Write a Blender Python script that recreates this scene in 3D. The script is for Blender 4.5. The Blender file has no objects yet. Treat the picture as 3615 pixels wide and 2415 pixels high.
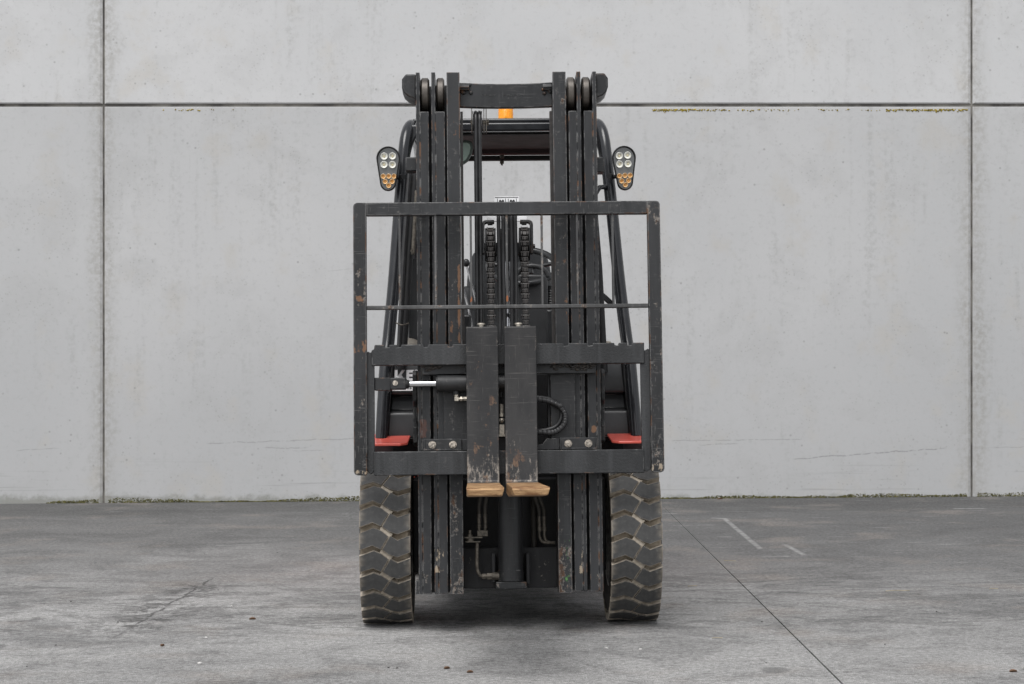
import bpy, bmesh, math, random
from math import radians, sin, cos, tan, pi, sqrt
from mathutils import Vector, Matrix, noise as mnoise

random.seed(7)
SC = bpy.context.scene
COL = SC.collection

# ------------------------------------------------------------------ camera, sky, sun, exposure
CAM_H = 1.105
cam_d = bpy.data.cameras.new('camera')
cam = bpy.data.objects.new('camera', cam_d)
COL.objects.link(cam)
cam.location = (0, 0, CAM_H)
cam.rotation_euler = (radians(90), 0, 0)
cam_d.sensor_width = 36
cam_d.lens = 67
cam_d.clip_start = 0.1
cam_d.clip_end = 500
SC.camera = cam

SUN_AZ = (-0.35, -0.94)          # towards the sun, on the map
SUN_EL = radians(62)
world = bpy.data.worlds.new('World')
SC.world = world
world.use_nodes = True
wt = world.node_tree
wt.nodes.clear()
w_out = wt.nodes.new('ShaderNodeOutputWorld')
w_bg = wt.nodes.new('ShaderNodeBackground')
w_hs = wt.nodes.new('ShaderNodeHueSaturation')
w_sky = wt.nodes.new('ShaderNodeTexSky')
w_sky.sky_type = 'NISHITA'
w_sky.sun_disc = False
w_sky.sun_elevation = SUN_EL
w_sky.sun_rotation = math.atan2(SUN_AZ[0], SUN_AZ[1])
w_sky.air_density = 1.0
w_sky.dust_density = 1.5
w_hs.inputs['Saturation'].default_value = 0.14      # even cloud cover: little of the blue is left
wt.links.new(w_sky.outputs[0], w_hs.inputs['Color'])
wt.links.new(w_hs.outputs[0], w_bg.inputs['Color'])
w_bg.inputs['Strength'].default_value = 0.10
wt.links.new(w_bg.outputs[0], w_out.inputs['Surface'])

sun_d = bpy.data.lights.new('sun', 'SUN')
sun_d.energy = 1.5
sun_d.angle = radians(40)
sun_d.color = (1.0, 0.985, 0.97)
sun = bpy.data.objects.new('sun', sun_d)
COL.objects.link(sun)
sun.rotation_euler = Vector((-SUN_AZ[0] * cos(SUN_EL), -SUN_AZ[1] * cos(SUN_EL), -sin(SUN_EL))).to_track_quat('-Z', 'Y').to_euler()
sun.location = (-3, -6, 9)

SC.view_settings.view_transform = 'Standard'
SC.view_settings.look = 'None'
SC.view_settings.gamma = 1
SC.view_settings.use_curve_mapping = False
SC.view_settings.exposure = 0.85
SC.render.engine = 'CYCLES'
SC.cycles.use_denoising = True
SC.cycles.max_bounces = 6

# ------------------------------------------------------------------ material helper
class Mat:
    def __init__(s, name):
        s.m = bpy.data.materials.new(name)
        s.m.use_nodes = True
        s.t = s.m.node_tree
        s.t.nodes.clear()
        s.out = s.t.nodes.new('ShaderNodeOutputMaterial')
        s.b = s.t.nodes.new('ShaderNodeBsdfPrincipled')
        s.t.links.new(s.b.outputs[0], s.out.inputs['Surface'])
        s.tc = s.t.nodes.new('ShaderNodeTexCoord')
        s.obj = s.tc.outputs['Object']
        s._sep = None
    def put(s, sock, v):
        if isinstance(v, bpy.types.NodeSocket):
            s.t.links.new(v, sock)
        elif isinstance(v, (tuple, list)) and len(v) == 3 and sock.type == 'RGBA':
            sock.default_value = (*v, 1)
        elif isinstance(v, (int, float)) and sock.type == 'RGBA':
            sock.default_value = (v, v, v, 1)
        else:
            sock.default_value = v
    def set(s, **k):
        names = dict(color='Base Color', rough='Roughness', metal='Metallic', normal='Normal', alpha='Alpha',
                     trans='Transmission Weight', ior='IOR', spec='Specular IOR Level', coat='Coat Weight',
                     coatr='Coat Roughness', emit='Emission Color', emits='Emission Strength', sheen='Sheen Weight')
        for a, v in k.items():
            s.put(s.b.inputs[names[a]], v)
        return s
    def map(s, scale=(1, 1, 1), loc=(0, 0, 0), vec=None, rot=(0, 0, 0)):
        n = s.t.nodes.new('ShaderNodeMapping')
        n.inputs['Scale'].default_value = scale
        n.inputs['Location'].default_value = loc
        n.inputs['Rotation'].default_value = rot
        s.t.links.new(vec or s.obj, n.inputs['Vector'])
        return n.outputs[0]
    def noise(s, scale, detail=4, rough=0.55, vec=None, dist=0.0):
        n = s.t.nodes.new('ShaderNodeTexNoise')
        n.inputs['Scale'].default_value = scale
        n.inputs['Detail'].default_value = detail
        n.inputs['Roughness'].default_value = rough
        n.inputs['Distortion'].default_value = dist
        s.t.links.new(vec or s.obj, n.inputs['Vector'])
        return n.outputs['Fac']
    def voro(s, scale, vec=None, feature='F1'):
        n = s.t.nodes.new('ShaderNodeTexVoronoi')
        n.feature = feature
        n.inputs['Scale'].default_value = scale
        s.t.links.new(vec or s.obj, n.inputs['Vector'])
        return n.outputs['Distance']
    def ramp(s, f, lo, hi, a=0.0, b=1.0):
        n = s.t.nodes.new('ShaderNodeMapRange')
        n.interpolation_type = 'SMOOTHSTEP'
        n.clamp = True
        s.put(n.inputs[0], f)
        n.inputs[1].default_value = lo
        n.inputs[2].default_value = hi
        n.inputs[3].default_value = a
        n.inputs[4].default_value = b
        return n.outputs[0]
    def op(s, o, a, b=0.0, clamp=False):
        n = s.t.nodes.new('ShaderNodeMath')
        n.operation = o
        n.use_clamp = clamp
        s.put(n.inputs[0], a)
        s.put(n.inputs[1], b)
        return n.outputs[0]
    def mul(s, a, b): return s.op('MULTIPLY', a, b)
    def add(s, a, b): return s.op('ADD', a, b)
    def mx(s, a, b): return s.op('MAXIMUM', a, b)
    def mix(s, f, a, b, blend='MIX'):
        n = s.t.nodes.new('ShaderNodeMix')
        n.data_type = 'RGBA'
        n.blend_type = blend
        s.put(n.inputs[0], f)
        s.put(n.inputs[6], a)
        s.put(n.inputs[7], b)
        return n.outputs[2]
    def xyz(s):
        if s._sep is None:
            n = s.t.nodes.new('ShaderNodeSeparateXYZ')
            s.t.links.new(s.obj, n.inputs[0])
            s._sep = n.outputs
        return s._sep
    def rnd(s):
        return s.t.nodes.new('ShaderNodeObjectInfo').outputs['Random']
    def bump(s, h, strength=0.3, dist=0.002, prev=None):
        n = s.t.nodes.new('ShaderNodeBump')
        n.inputs['Strength'].default_value = strength
        n.inputs['Distance'].default_value = dist
        s.put(n.inputs['Height'], h)
        if prev is not None:
            s.t.links.new(prev, n.inputs['Normal'])
        return n.outputs[0]
    def edge(s, radius=0.004, lo=0.02, hi=0.15):
        bv = s.t.nodes.new('ShaderNodeBevel')
        bv.samples = 2
        bv.inputs['Radius'].default_value = radius
        g = s.t.nodes.new('ShaderNodeNewGeometry')
        d = s.t.nodes.new('ShaderNodeVectorMath')
        d.operation = 'DOT_PRODUCT'
        s.t.links.new(bv.outputs[0], d.inputs[0])
        s.t.links.new(g.outputs['Normal'], d.inputs[1])
        return s.ramp(s.op('SUBTRACT', 1.0, d.outputs['Value']), lo, hi)
    def box(s, x0, x1, z0, z1, soft=0.01, a=0, b=2):
        """soft rectangle mask in object coordinates"""
        o = s.xyz()
        r = s.mul(s.ramp(o[a], x0 - soft, x0 + soft), s.ramp(o[a], x1 - soft, x1 + soft, 1, 0))
        r2 = s.mul(s.ramp(o[b], z0 - soft, z0 + soft), s.ramp(o[b], z1 - soft, z1 + soft, 1, 0))
        return s.mul(r, r2)

RUST_D, RUST_L = (0.052, 0.032, 0.023), (0.13, 0.072, 0.042)

def steel(name, base=(0.0195, 0.0203, 0.0218), rust=0.5, scuff=0.5, edge=0.5, low=0.0, rough=0.46, scratch=0.5, grain=0.0, marks=()):
    """worn black machine paint over steel; rust / scuff / edge are 0..1 amounts, low adds rust near the ground"""
    m = Mat(name)
    blot = m.noise(7.0, 5, 0.62, vec=m.map((1, 1, 0.3)))
    fine = m.noise(75, 3, 0.6)
    c = m.mix(m.ramp(blot, 0.34, 0.66), tuple(x * 0.62 for x in base), tuple(x * 1.28 for x in base))
    c = m.mix(m.ramp(m.noise(40, 3, 0.6, vec=m.map((1, 1, 0.06))), 0.48, 0.75, 0, 0.4), c, tuple(x * 1.9 for x in base))
    # dusty scuffs
    sc = m.mul(m.ramp(m.noise(38, 5, 0.72), 0.60 - 0.05 * scuff, 0.72), m.ramp(m.noise(4.1, 2), 0.38, 0.6))
    c = m.mix(m.mul(sc, 0.6 * min(1, scuff)), c, (0.20, 0.19, 0.18))
    # thin scratches, both ways
    if scratch:
        s1 = m.ramp(m.noise(11, 2, 0.5, vec=m.map((1.2, 1, 22), rot=(0, 0.12, 0))), 0.63, 0.70)
        s2 = m.ramp(m.noise(11, 2, 0.5, vec=m.map((22, 1, 1.4), loc=(3, 0, 1), rot=(0, 0.1, 0))), 0.65, 0.71)
        sm = m.mul(m.mx(s1, s2), m.ramp(blot, 0.44, 0.58, 1, 0.1))
        c = m.mix(m.mul(sm, 0.55 * scratch), c, (0.19, 0.185, 0.18))
    # rust patches
    rn = m.add(m.mul(m.noise(13, 6, 0.72, vec=m.map((1, 1, 0.4), loc=(1, 5, 2))), 0.72), m.mul(m.noise(34, 4, 0.7), 0.28))
    if low:
        rn = m.add(rn, m.ramp(m.xyz()[2], 0.15, 1.0, 0.055 * low, 0))
    th = 0.625 - 0.075 * rust
    rm = m.ramp(rn, th, th + 0.03)
    rc = m.mix(m.ramp(fine, 0.35, 0.7), RUST_D, RUST_L)
    c = m.mix(m.mul(rm, 0.85), c, rc)
    hl = m.mul(m.ramp(rn, th - 0.025, th - 0.005), m.ramp(rn, th + 0.008, th + 0.022, 1, 0))
    c = m.mix(m.mul(hl, m.ramp(fine, 0.42, 0.58, 0, 0.6)), c, (0.27, 0.24, 0.21))
    for (x0, x1, z0, z1, col, k) in marks:
        k_ = m.ramp(m.add(m.noise(34, 5, 0.75, vec=m.map((1, 1, 0.45), loc=(x0 * 9, 0, 3))), m.ramp(m.box(x0, x1, z0, z1, 0.012), 0, 1, -0.45, 0)), k + 0.035, k + 0.085)
        c = m.mix(m.mul(k_, 0.85), c, col)
    if edge:
        e = m.mul(m.edge(0.0045, 0.012, 0.10), m.ramp(m.noise(26, 4, 0.65, vec=m.map(loc=(7, 1, 3))), 0.58 - 0.25 * edge, 0.66 - 0.2 * edge))
        ec = m.mix(m.ramp(m.noise(13, 2), 0.52, 0.62), (0.24, 0.235, 0.23), (0.24, 0.115, 0.055))
        c = m.mix(m.mul(e, 0.85), c, ec)
    rg = m.add(m.ramp(blot, 0.34, 0.66, rough - 0.10, rough + 0.10), m.mul(rm, 0.3))
    bn = m.bump(m.add(m.mul(fine, 0.6), m.mul(rm, 0.9)), 0.4, 0.0012)
    if grain:
        bn = m.bump(m.noise(120, 3, 0.6), grain, 0.004, prev=bn)
    m.set(color=c, rough=rg, normal=bn, spec=0.36)
    return m.m

M = {}
GREEN = (0.10, 0.27, 0.07)
ORANGE = (0.165, 0.085, 0.044)
DULL = (0.33, 0.27, 0.20)
M['mast'] = steel('mast_paint', rust=-0.35, scuff=0.45, edge=0.55, scratch=0.3, low=1.0,
                  marks=((-0.30, -0.25, 0.23, 0.36, DULL, 0.52), (0.25, 0.275, 0.22, 0.32, DULL, 0.50), (-0.335, -0.31, 0.50, 0.56, DULL, 0.48), (0.315, 0.35, 0.19, 0.23, DULL, 0.50),
                         (0.30, 0.335, 0.755, 0.79, ORANGE, 0.42), (-0.35, -0.30, 0.74, 0.82, (0.075, 0.035, 0.026), 0.44), (0.245, 0.265, 1.66, 1.84, ORANGE, 0.53), (0.24, 0.26, 1.25, 1.5, ORANGE, 0.55)))
M['mast_rusty'] = steel('mast_paint_rusty', rust=0.15, scuff=0.9, edge=0.85, scratch=0.55, low=1.5,
                        marks=((0.195, 0.232, 0.16, 0.36, GREEN, 0.53), (-0.22, -0.19, 1.10, 1.16, GREEN, 0.56), (0.19, 0.22, 1.10, 1.17, GREEN, 0.58),
                               (-0.199, -0.184, 1.10, 1.42, ORANGE, 0.36), (-0.232, -0.212, 1.10, 1.20, ORANGE, 0.42), (-0.215, -0.185, 1.90, 1.99, ORANGE, 0.47), (-0.23, -0.19, 2.055, 2.085, ORANGE, 0.50), (0.205, 0.23, 1.2, 1.55, ORANGE, 0.53)))
M['frame'] = steel('backrest_paint', base=(0.0195, 0.020, 0.0213), rust=0.4, scuff=1.0, edge=0.9, scratch=1.0,
                   marks=((-0.60, -0.53, 1.06, 1.12, ORANGE, 0.44), (-0.60, -0.53, 1.255, 1.285, ORANGE, 0.46), (0.52, 0.58, 0.60, 0.64, DULL, 0.5), (-0.60, -0.53, 0.60, 0.625, DULL, 0.5)))
M['rail'] = steel('backrest_rail_paint', base=(0.0235, 0.0243, 0.0258), rust=-0.3, scuff=0.8, edge=0.8, scratch=0.7,
                  marks=((-0.54, -0.22, 1.61, 1.64, (0.45, 0.44, 0.42), 0.60), (-0.54, 0.53, 1.583, 1.590, ORANGE, 0.48)))
M['bar'] = steel('backrest_bar_paint', base=(0.07, 0.07, 0.07), rust=0.6, scuff=0.9, edge=0.0, scratch=0.0,
                 marks=((-0.15, -0.14, 1.25, 1.285, (0.30, 0.10, 0.03), 0.30), (-0.013, -0.003, 1.25, 1.285, (0.30, 0.10, 0.03), 0.30)))
M['plate'] = steel('carriage_paint', base=(0.029, 0.030, 0.0315), rust=-1.2, scuff=0.25, edge=0.2, scratch=0.0, rough=0.5, grain=0.4)
M['inner'] = steel('carriage_inner_paint', base=(0.0195, 0.020, 0.0212), rust=-0.6, scuff=0.7, edge=0.3, scratch=0.25, rough=0.48)
M['under'] = steel('chassis_paint', base=(0.013, 0.013, 0.014), rust=-0.1, scuff=0.3, edge=0.0, rough=0.6, scratch=0.0)

def fork_mat():
    m = Mat('fork_steel')
    z = m.xyz()[2]
    y = m.xyz()[1]
    blot = m.noise(9, 6, 0.65, vec=m.map((1, 1, 0.5)))
    c = m.mix(m.ramp(blot, 0.3, 0.7), (0.017, 0.017, 0.018), (0.036, 0.035, 0.035))
    s1 = m.ramp(m.noise(10, 2, 0.5, vec=m.map((1.0, 1, 34), rot=(0, 0.05, 0))), 0.66, 0.73)
    s2 = m.ramp(m.noise(11, 2, 0.5, vec=m.map((30, 1, 1.2))), 0.68, 0.75)
    c = m.mix(m.mul(m.mx(s1, s2), 0.3), c, (0.19, 0.18, 0.17))
    # bright rubbed heel and side edges
    heel = m.ramp(z, 0.585, 0.80, 1, 0)
    w = m.add(m.mul(heel, 0.17), m.mul(m.edge(0.014, 0.005, 0.2), 0.13))
    wm = m.ramp(m.add(m.noise(34, 7, 0.75, vec=m.map((1, 1, 0.45))), w), 0.665, 0.80)
    c = m.mix(m.mul(wm, 0.8), c, (0.33, 0.29, 0.25))
    rm = m.ramp(m.add(m.noise(17, 6, 0.7, vec=m.map((1, 1, 0.6), loc=(2, 3, 1))), m.mul(heel, 0.07)), 0.62, 0.68)
    c = m.mix(m.mul(rm, 0.75), c, m.mix(m.ramp(m.noise(60, 3), 0.4, 0.65), (0.075, 0.046, 0.034), (0.165, 0.10, 0.06)))
    # bare rusty steel along the blade, where loads slide on and off
    tip = m.ramp(y, -0.30, -0.22, 1, 0)
    tg = m.noise(14, 6, 0.7, vec=m.map((1, 0.4, 5)))
    tc = m.mix(m.ramp(tg, 0.36, 0.62), (0.17, 0.085, 0.038), (0.42, 0.265, 0.135))
    tc = m.mix(m.ramp(m.noise(50, 4, 0.7), 0.56, 0.72), tc, (0.16, 0.085, 0.045))
    c = m.mix(tip, c, tc)
    te = m.mul(m.edge(0.004, 0.02, 0.15), tip)
    c = m.mix(m.mul(te, 0.55), c, (0.50, 0.31, 0.15))
    m.set(color=c, rough=m.ramp(blot, 0.3, 0.7, 0.4, 0.56), metal=m.mul(wm, 0.3),
          spec=0.3, normal=m.bump(m.noise(60, 5, 0.65), 0.35, 0.0012))
    return m.m
M['fork'] = fork_mat()

def simple(name, color, rough=0.5, metal=0.0, var=0.25, scale=20, bump=0.15, **k):
    m = Mat(name)
    n = m.noise(scale, 5, 0.6)
    m.set(color=m.mix(m.ramp(n, 0.3, 0.7), tuple(x * (1 - var) for x in color), tuple(min(1, x * (1 + var)) for x in color)),
          rough=m.ramp(n, 0.3, 0.7, max(0.02, rough - 0.06), rough + 0.06), metal=metal,
          normal=m.bump(m.noise(scale * 4, 3), bump, 0.001), **k)
    return m.m

M['guard'] = simple('guard_paint', (0.018, 0.019, 0.0215), 0.2, var=0.2, scale=7, bump=0.05)
M['plastic'] = simple('black_plastic', (0.026, 0.027, 0.0285), 0.36, var=0.25, scale=9, bump=0.12)
M['vinyl'] = simple('seat_vinyl', (0.042, 0.043, 0.045), 0.5, var=0.15, scale=12, bump=0.2)
M['dark'] = simple('dark_void_paint', (0.012, 0.012, 0.013), 0.7, var=0.4, scale=8)
M['hose'] = simple('hose_rubber', (0.016, 0.016, 0.017), 0.42, var=0.3, scale=30)
M['hose_dusty'] = simple('dusty_hose_rubber', (0.04, 0.035, 0.029), 0.7, var=0.35, scale=30)
M['chain'] = simple('greasy_chain', (0.026, 0.022, 0.020), 0.45, metal=0.0, var=0.5, scale=60, bump=0.3)
M['chrome'] = simple('chrome', (0.62, 0.62, 0.64), 0.10, metal=1.0, var=0.03, scale=15, bump=0.0)
M['zinc'] = simple('zinc_fitting', (0.44, 0.40, 0.34), 0.38, metal=0.75, var=0.4, scale=70, bump=0.5)
M['zinc_dirty'] = simple('dirty_fitting', (0.11, 0.097, 0.08), 0.5, metal=0.5, var=0.45, scale=70, bump=0.4)
M['bolt'] = simple('bolt_steel', (0.40, 0.36, 0.31), 0.45, metal=0.5, var=0.6, scale=110, bump=0.8)
M['roller'] = simple('roller_steel', (0.085, 0.075, 0.066), 0.42, metal=0.5, var=0.5, scale=16, bump=0.2)
M['grease'] = simple('old_grease', (0.022, 0.018, 0.015), 0.38, var=0.8, scale=45, bump=0.8)
M['roofliner'] = simple('roof_underside', (0.005, 0.0052, 0.0045), 0.75, var=0.3, scale=8)
M['wine_and_shade'] = simple('wine_red_and_arch_shade', (0.026, 0.010, 0.011), 0.5, var=0.2, scale=9)  # roof bar's own dark red; on the arch panels it paints in shade
M['white'] = simple('white_vinyl', (0.84, 0.84, 0.85), 0.5, var=0.05, scale=14)
M['black_ink'] = simple('black_ink', (0.02, 0.02, 0.022), 0.5, var=0.1)
M['rim_rubber'] = simple('lamp_rubber', (0.011, 0.011, 0.012), 0.5, var=0.2)
M['lamp_face'] = simple('lamp_glass', (0.10, 0.103, 0.108), 0.07, var=0.1, bump=0.0, coat=1.0)
M['mirror'] = simple('mirror_glass', (0.36, 0.46, 0.40), 0.3, metal=0.1, var=0.08, bump=0.0)
M['mirror_shell'] = simple('mirror_shell', (0.09, 0.115, 0.10), 0.5, var=0.1)
M['rim_steel'] = simple('wheel_rim_paint', (0.35, 0.34, 0.32), 0.5, var=0.3)
M['beige'] = simple('beige_cap', (0.30, 0.27, 0.23), 0.5, var=0.2)

def red_mat():
    m = Mat('red_paint')
    n = m.noise(14, 5, 0.6)
    c = m.mix(m.ramp(n, 0.3, 0.7), (0.74, 0.115, 0.085), (0.78, 0.14, 0.105))
    c = m.mix(m.ramp(m.noise(45, 5, 0.7), 0.66, 0.74, 0, 0.8), c, (0.10, 0.05, 0.04))
    m.set(color=c, rough=0.34, spec=0.6, coat=0.3, normal=m.bump(m.noise(50, 3), 0.06, 0.001))
    return m.m
M['red'] = red_mat()

def led_mat(name, c0, c1):
    m = Mat(name)
    o = m.xyz()
    a = m.op('ARCTAN2', o[2], o[0])
    f = m.op('SINE', m.mul(a, 16.0))
    m.set(color=m.mix(m.ramp(f, -0.4, 0.7), c0, c1), rough=0.3, metal=0.0, coat=0.6, spec=0.6)
    return m.m
M['led_white'] = led_mat('white_led', (0.62, 0.62, 0.55), (0.97, 0.97, 0.94))
M['led_amber'] = led_mat('amber_led', (0.72, 0.42, 0.16), (0.95, 0.74, 0.46))
M['led_core'] = simple('led_core', (0.75, 0.66, 0.42), 0.3, var=0.1)
M['amber_core'] = simple('amber_core', (0.80, 0.40, 0.08), 0.3, var=0.1)

def beacon_mat():
    m = Mat('amber_lens')
    z = m.xyz()[2]
    rib = m.op('SINE', m.mul(z, 1500.0))
    m.set(color=(0.95, 0.36, 0.015), rough=0.22, spec=0.5, normal=m.bump(rib, 0.25, 0.0006))
    m.b.inputs['Subsurface Weight'].default_value = 0.5
    m.b.inputs['Subsurface Radius'].default_value = (0.05, 0.02, 0.004)
    m.b.inputs['Subsurface Scale'].default_value = 0.5
    return m.m
M['beacon'] = beacon_mat()

def tread_mat():
    m = Mat('tread_rubber')
    o = m.xyz()
    r = m.op('SQRT', m.add(m.mul(o[1], o[1]), m.mul(o[2], o[2])))
    n = m.noise(30, 5, 0.6)
    c = m.mix(m.ramp(n, 0.3, 0.7), (0.048, 0.048, 0.048), (0.068, 0.068, 0.067))
    c = m.mix(m.ramp(m.noise(120, 3, 0.7), 0.60, 0.72, 0, 0.5), c, (0.12, 0.115, 0.105))
    c = m.mix(m.mul(m.ramp(m.noise(16, 4, 0.6, vec=m.map(loc=(4, 4, 2))), 0.64, 0.74, 0, 0.5), m.rnd()), c, (0.24, 0.235, 0.22))
    dust = m.mix(m.ramp(n, 0.35, 0.65), (0.24, 0.207, 0.165), (0.42, 0.37, 0.305))
    e = m.mul(m.edge(0.004, 0.01, 0.09), m.ramp(m.noise(14, 3), 0.25, 0.45, 0.55, 1))
    c = m.mix(m.mul(e, 0.85), c, dust)
    c = m.mix(m.ramp(r, 0.3300, 0.3325, 1, 0), c, dust)
    m.set(color=c, rough=0.75, normal=m.bump(m.noise(160, 3), 0.3, 0.001), spec=0.3)
    return m.m
M['tread'] = tread_mat()
def tyre_mat():
    m = Mat('tyre_groove_dust')
    o = m.xyz()
    r = m.op('SQRT', m.add(m.mul(o[1], o[1]), m.mul(o[2], o[2])))
    n = m.noise(35, 5, 0.65)
    dust = m.mix(m.ramp(n, 0.3, 0.7), (0.20, 0.168, 0.128), (0.36, 0.31, 0.245))
    side = m.mix(m.ramp(n, 0.3, 0.7), (0.028, 0.027, 0.026), (0.075, 0.068, 0.058))
    m.set(color=m.mix(m.ramp(r, 0.288, 0.300), side, dust), rough=0.85, spec=0.2, normal=m.bump(n, 0.4, 0.002))
    return m.m
M['tyre'] = tyre_mat()

def wall_mat():
    m = Mat('precast_concrete')
    rv = m.rnd()
    off = m.t.nodes.new('ShaderNodeVectorMath'); off.operation = 'ADD'
    cmb = m.t.nodes.new('ShaderNodeCombineXYZ')
    m.put(cmb.inputs[0], m.mul(rv, 37.0)); m.put(cmb.inputs[2], m.mul(rv, 19.0))
    m.t.links.new(m.obj, off.inputs[0]); m.t.links.new(cmb.outputs[0], off.inputs[1])
    v = off.outputs[0]
    big = m.noise(0.55, 4, 0.55, vec=v)
    mid = m.noise(2.2, 6, 0.62, vec=v, dist=0.4)
    fine = m.noise(26, 5, 0.65, vec=v)
    o = m.xyz()
    c = m.mix(m.ramp(big, 0.3, 0.7), (0.450, 0.454, 0.457), (0.498, 0.499, 0.500))
    # light falling off down the wall is painted in: colour dulls towards the ground
    c = m.mix(m.ramp(m.add(o[2], m.mul(m.add(big, -0.5), 1.6)), 0.0, 2.4, 0.45, 0), c, (0.39, 0.393, 0.397))
    c = m.mix(m.ramp(mid, 0.46, 0.68, 0, 0.4), c, (0.39, 0.39, 0.388))
    c = m.mix(m.ramp(m.noise(3.0, 5, 0.6, vec=m.map(loc=(5, 0, 3), vec=v)), 0.53, 0.70, 0, 0.5), c, (0.45, 0.432, 0.40))
    # vertical water streaks
    st = m.mul(m.ramp(m.noise(3.0, 5, 0.65, vec=m.map((3.2, 1, 0.22), vec=v)), 0.48, 0.66), m.ramp(m.noise(0.7, 2, vec=m.map(loc=(9, 0, 2), vec=v)), 0.42, 0.60))
    c = m.mix(m.mul(st, m.ramp(fine, 0.40, 0.60, 0.0, 0.42)), c, (0.34, 0.34, 0.332))
    c = m.mix(m.ramp(fine, 0.52, 0.72, 0, 0.35), c, (0.34, 0.34, 0.338))
    # clusters of pores and specks
    sp = m.mul(m.ramp(m.voro(12, vec=v), 0.05, 0.13, 1, 0), m.ramp(m.noise(1.4, 3, 0.6, vec=m.map(loc=(2, 0, 6), vec=v)), 0.46, 0.60))
    c = m.mix(m.mul(sp, 0.6), c, (0.24, 0.24, 0.235))
    sp2 = m.mul(m.ramp(m.voro(34, vec=v), 0.08, 0.25, 1, 0), m.ramp(mid, 0.44, 0.6))
    c = m.mix(m.mul(sp2, 0.42), c, (0.27, 0.265, 0.255))
    # rubbed marks from bumpers and pallets, low on the wall
    o = m.xyz()
    z = o[2]
    # a few long scrape lines at fixed heights (wall coordinates)
    scr = None
    wob = m.mul(m.add(m.noise(7, 3, 0.6), -0.5), 0.035)
    brk = m.ramp(m.noise(16, 3, 0.7), 0.36, 0.52)
    for (x0, x1, za, zb, w, k) in ((-2.15, -0.95, 0.395, 0.435, 0.006, 0.55), (-1.75, -1.42, 0.362, 0.364, 0.005, 0.6), (-1.55, -1.3, 0.345, 0.344, 0.004, 0.5),
                                   (1.1, 2.05, 0.415, 0.425, 0.005, 0.55), (1.3, 1.6, 0.385, 0.397, 0.005, 0.6), (1.95, 3.05, 0.285, 0.365, 0.006, 0.75),
                                   (3.25, 3.9, 0.36, 0.385, 0.005, 0.45), (-3.5, -3.15, 0.345, 0.365, 0.005, 0.5), (-1.3, -1.1, 1.60, 1.62, 0.004, 0.35)):
        line = m.add(m.mul(o[0], (zb - za) / (x1 - x0)), za - x0 * (zb - za) / (x1 - x0))
        d = m.op('ABSOLUTE', m.add(m.op('SUBTRACT', z, line), wob))
        k_ = m.mul(m.mul(m.ramp(d, w * 0.25, w, 1, 0), m.mul(m.ramp(o[0], x0, x0 + 0.05), m.ramp(o[0], x1 - 0.05, x1, 1, 0))),
                   m.mul(brk, k))
        scr = k_ if scr is None else m.mx(scr, k_)
    up = m.t.nodes.new('ShaderNodeCombineColor')
    for k in range(3):
        m.put(up.inputs[k], m.ramp(o[2], 2.75, 2.77, 1.0, 1.13))  # stronger light on the upper course, painted in as a paler tone
    c = m.mix(1.0, c, up.outputs[0], 'MULTIPLY')
    c = m.mix(m.mul(scr, 0.6), c, (0.14, 0.14, 0.14))
    sm = m.mul(m.ramp(m.noise(4, 4, 0.6, vec=m.map((0.25, 1, 9))), 0.56, 0.72), m.ramp(z, 0.10, 0.34, 0.55, 0))
    c = m.mix(sm, c, (0.24, 0.24, 0.235))
    # damp green foot of the wall
    ft = m.ramp(m.add(z, m.mul(m.add(m.noise(9, 5, 0.7), -0.5), 0.16)), -0.01, 0.045, 1, 0)
    c = m.mix(m.mul(ft, 0.5), c, (0.12, 0.125, 0.085))
    # dirt along the panel edges by the joints
    dj = m.t.nodes.new('ShaderNodeMath'); dj.operation = 'PINGPONG'
    m.put(dj.inputs[0], m.add(o[0], 2.858)); dj.inputs[1].default_value = 3.0375
    ed_ = m.mul(m.ramp(m.add(dj.outputs[0], m.mul(m.add(mid, -0.5), 0.25)), 0.0, 0.14, 1, 0), m.ramp(fine, 0.38, 0.6, 0.15, 0.75))
    c = m.mix(m.mul(ed_, 0.6), c, (0.27, 0.255, 0.225))
    # faint pale-green bloom
    gb = m.ramp(m.noise(1.1, 4, 0.7, vec=m.map(loc=(11, 0, 8), vec=v)), 0.66, 0.78, 0, 0.3)
    c = m.mix(gb, c, (0.45, 0.46, 0.36))
    h = m.noise(30, 3, 0.6, vec=v)
    m.set(color=c, rough=m.ramp(mid, 0.3, 0.7, 0.62, 0.78), spec=0.3, normal=m.bump(h, 0.22, 0.003))
    return m.m
M['wall'] = wall_mat()

def joint_mat():
    m = Mat('joint_sealant')
    n = m.noise(5, 5, 0.6)
    m.set(color=m.mix(m.ramp(n, 0.35, 0.65), (0.070, 0.065, 0.060), (0.20, 0.19, 0.17)), rough=0.8, normal=m.bump(n, 0.5, 0.006))
    return m.m
M['joint'] = joint_mat()

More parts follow.
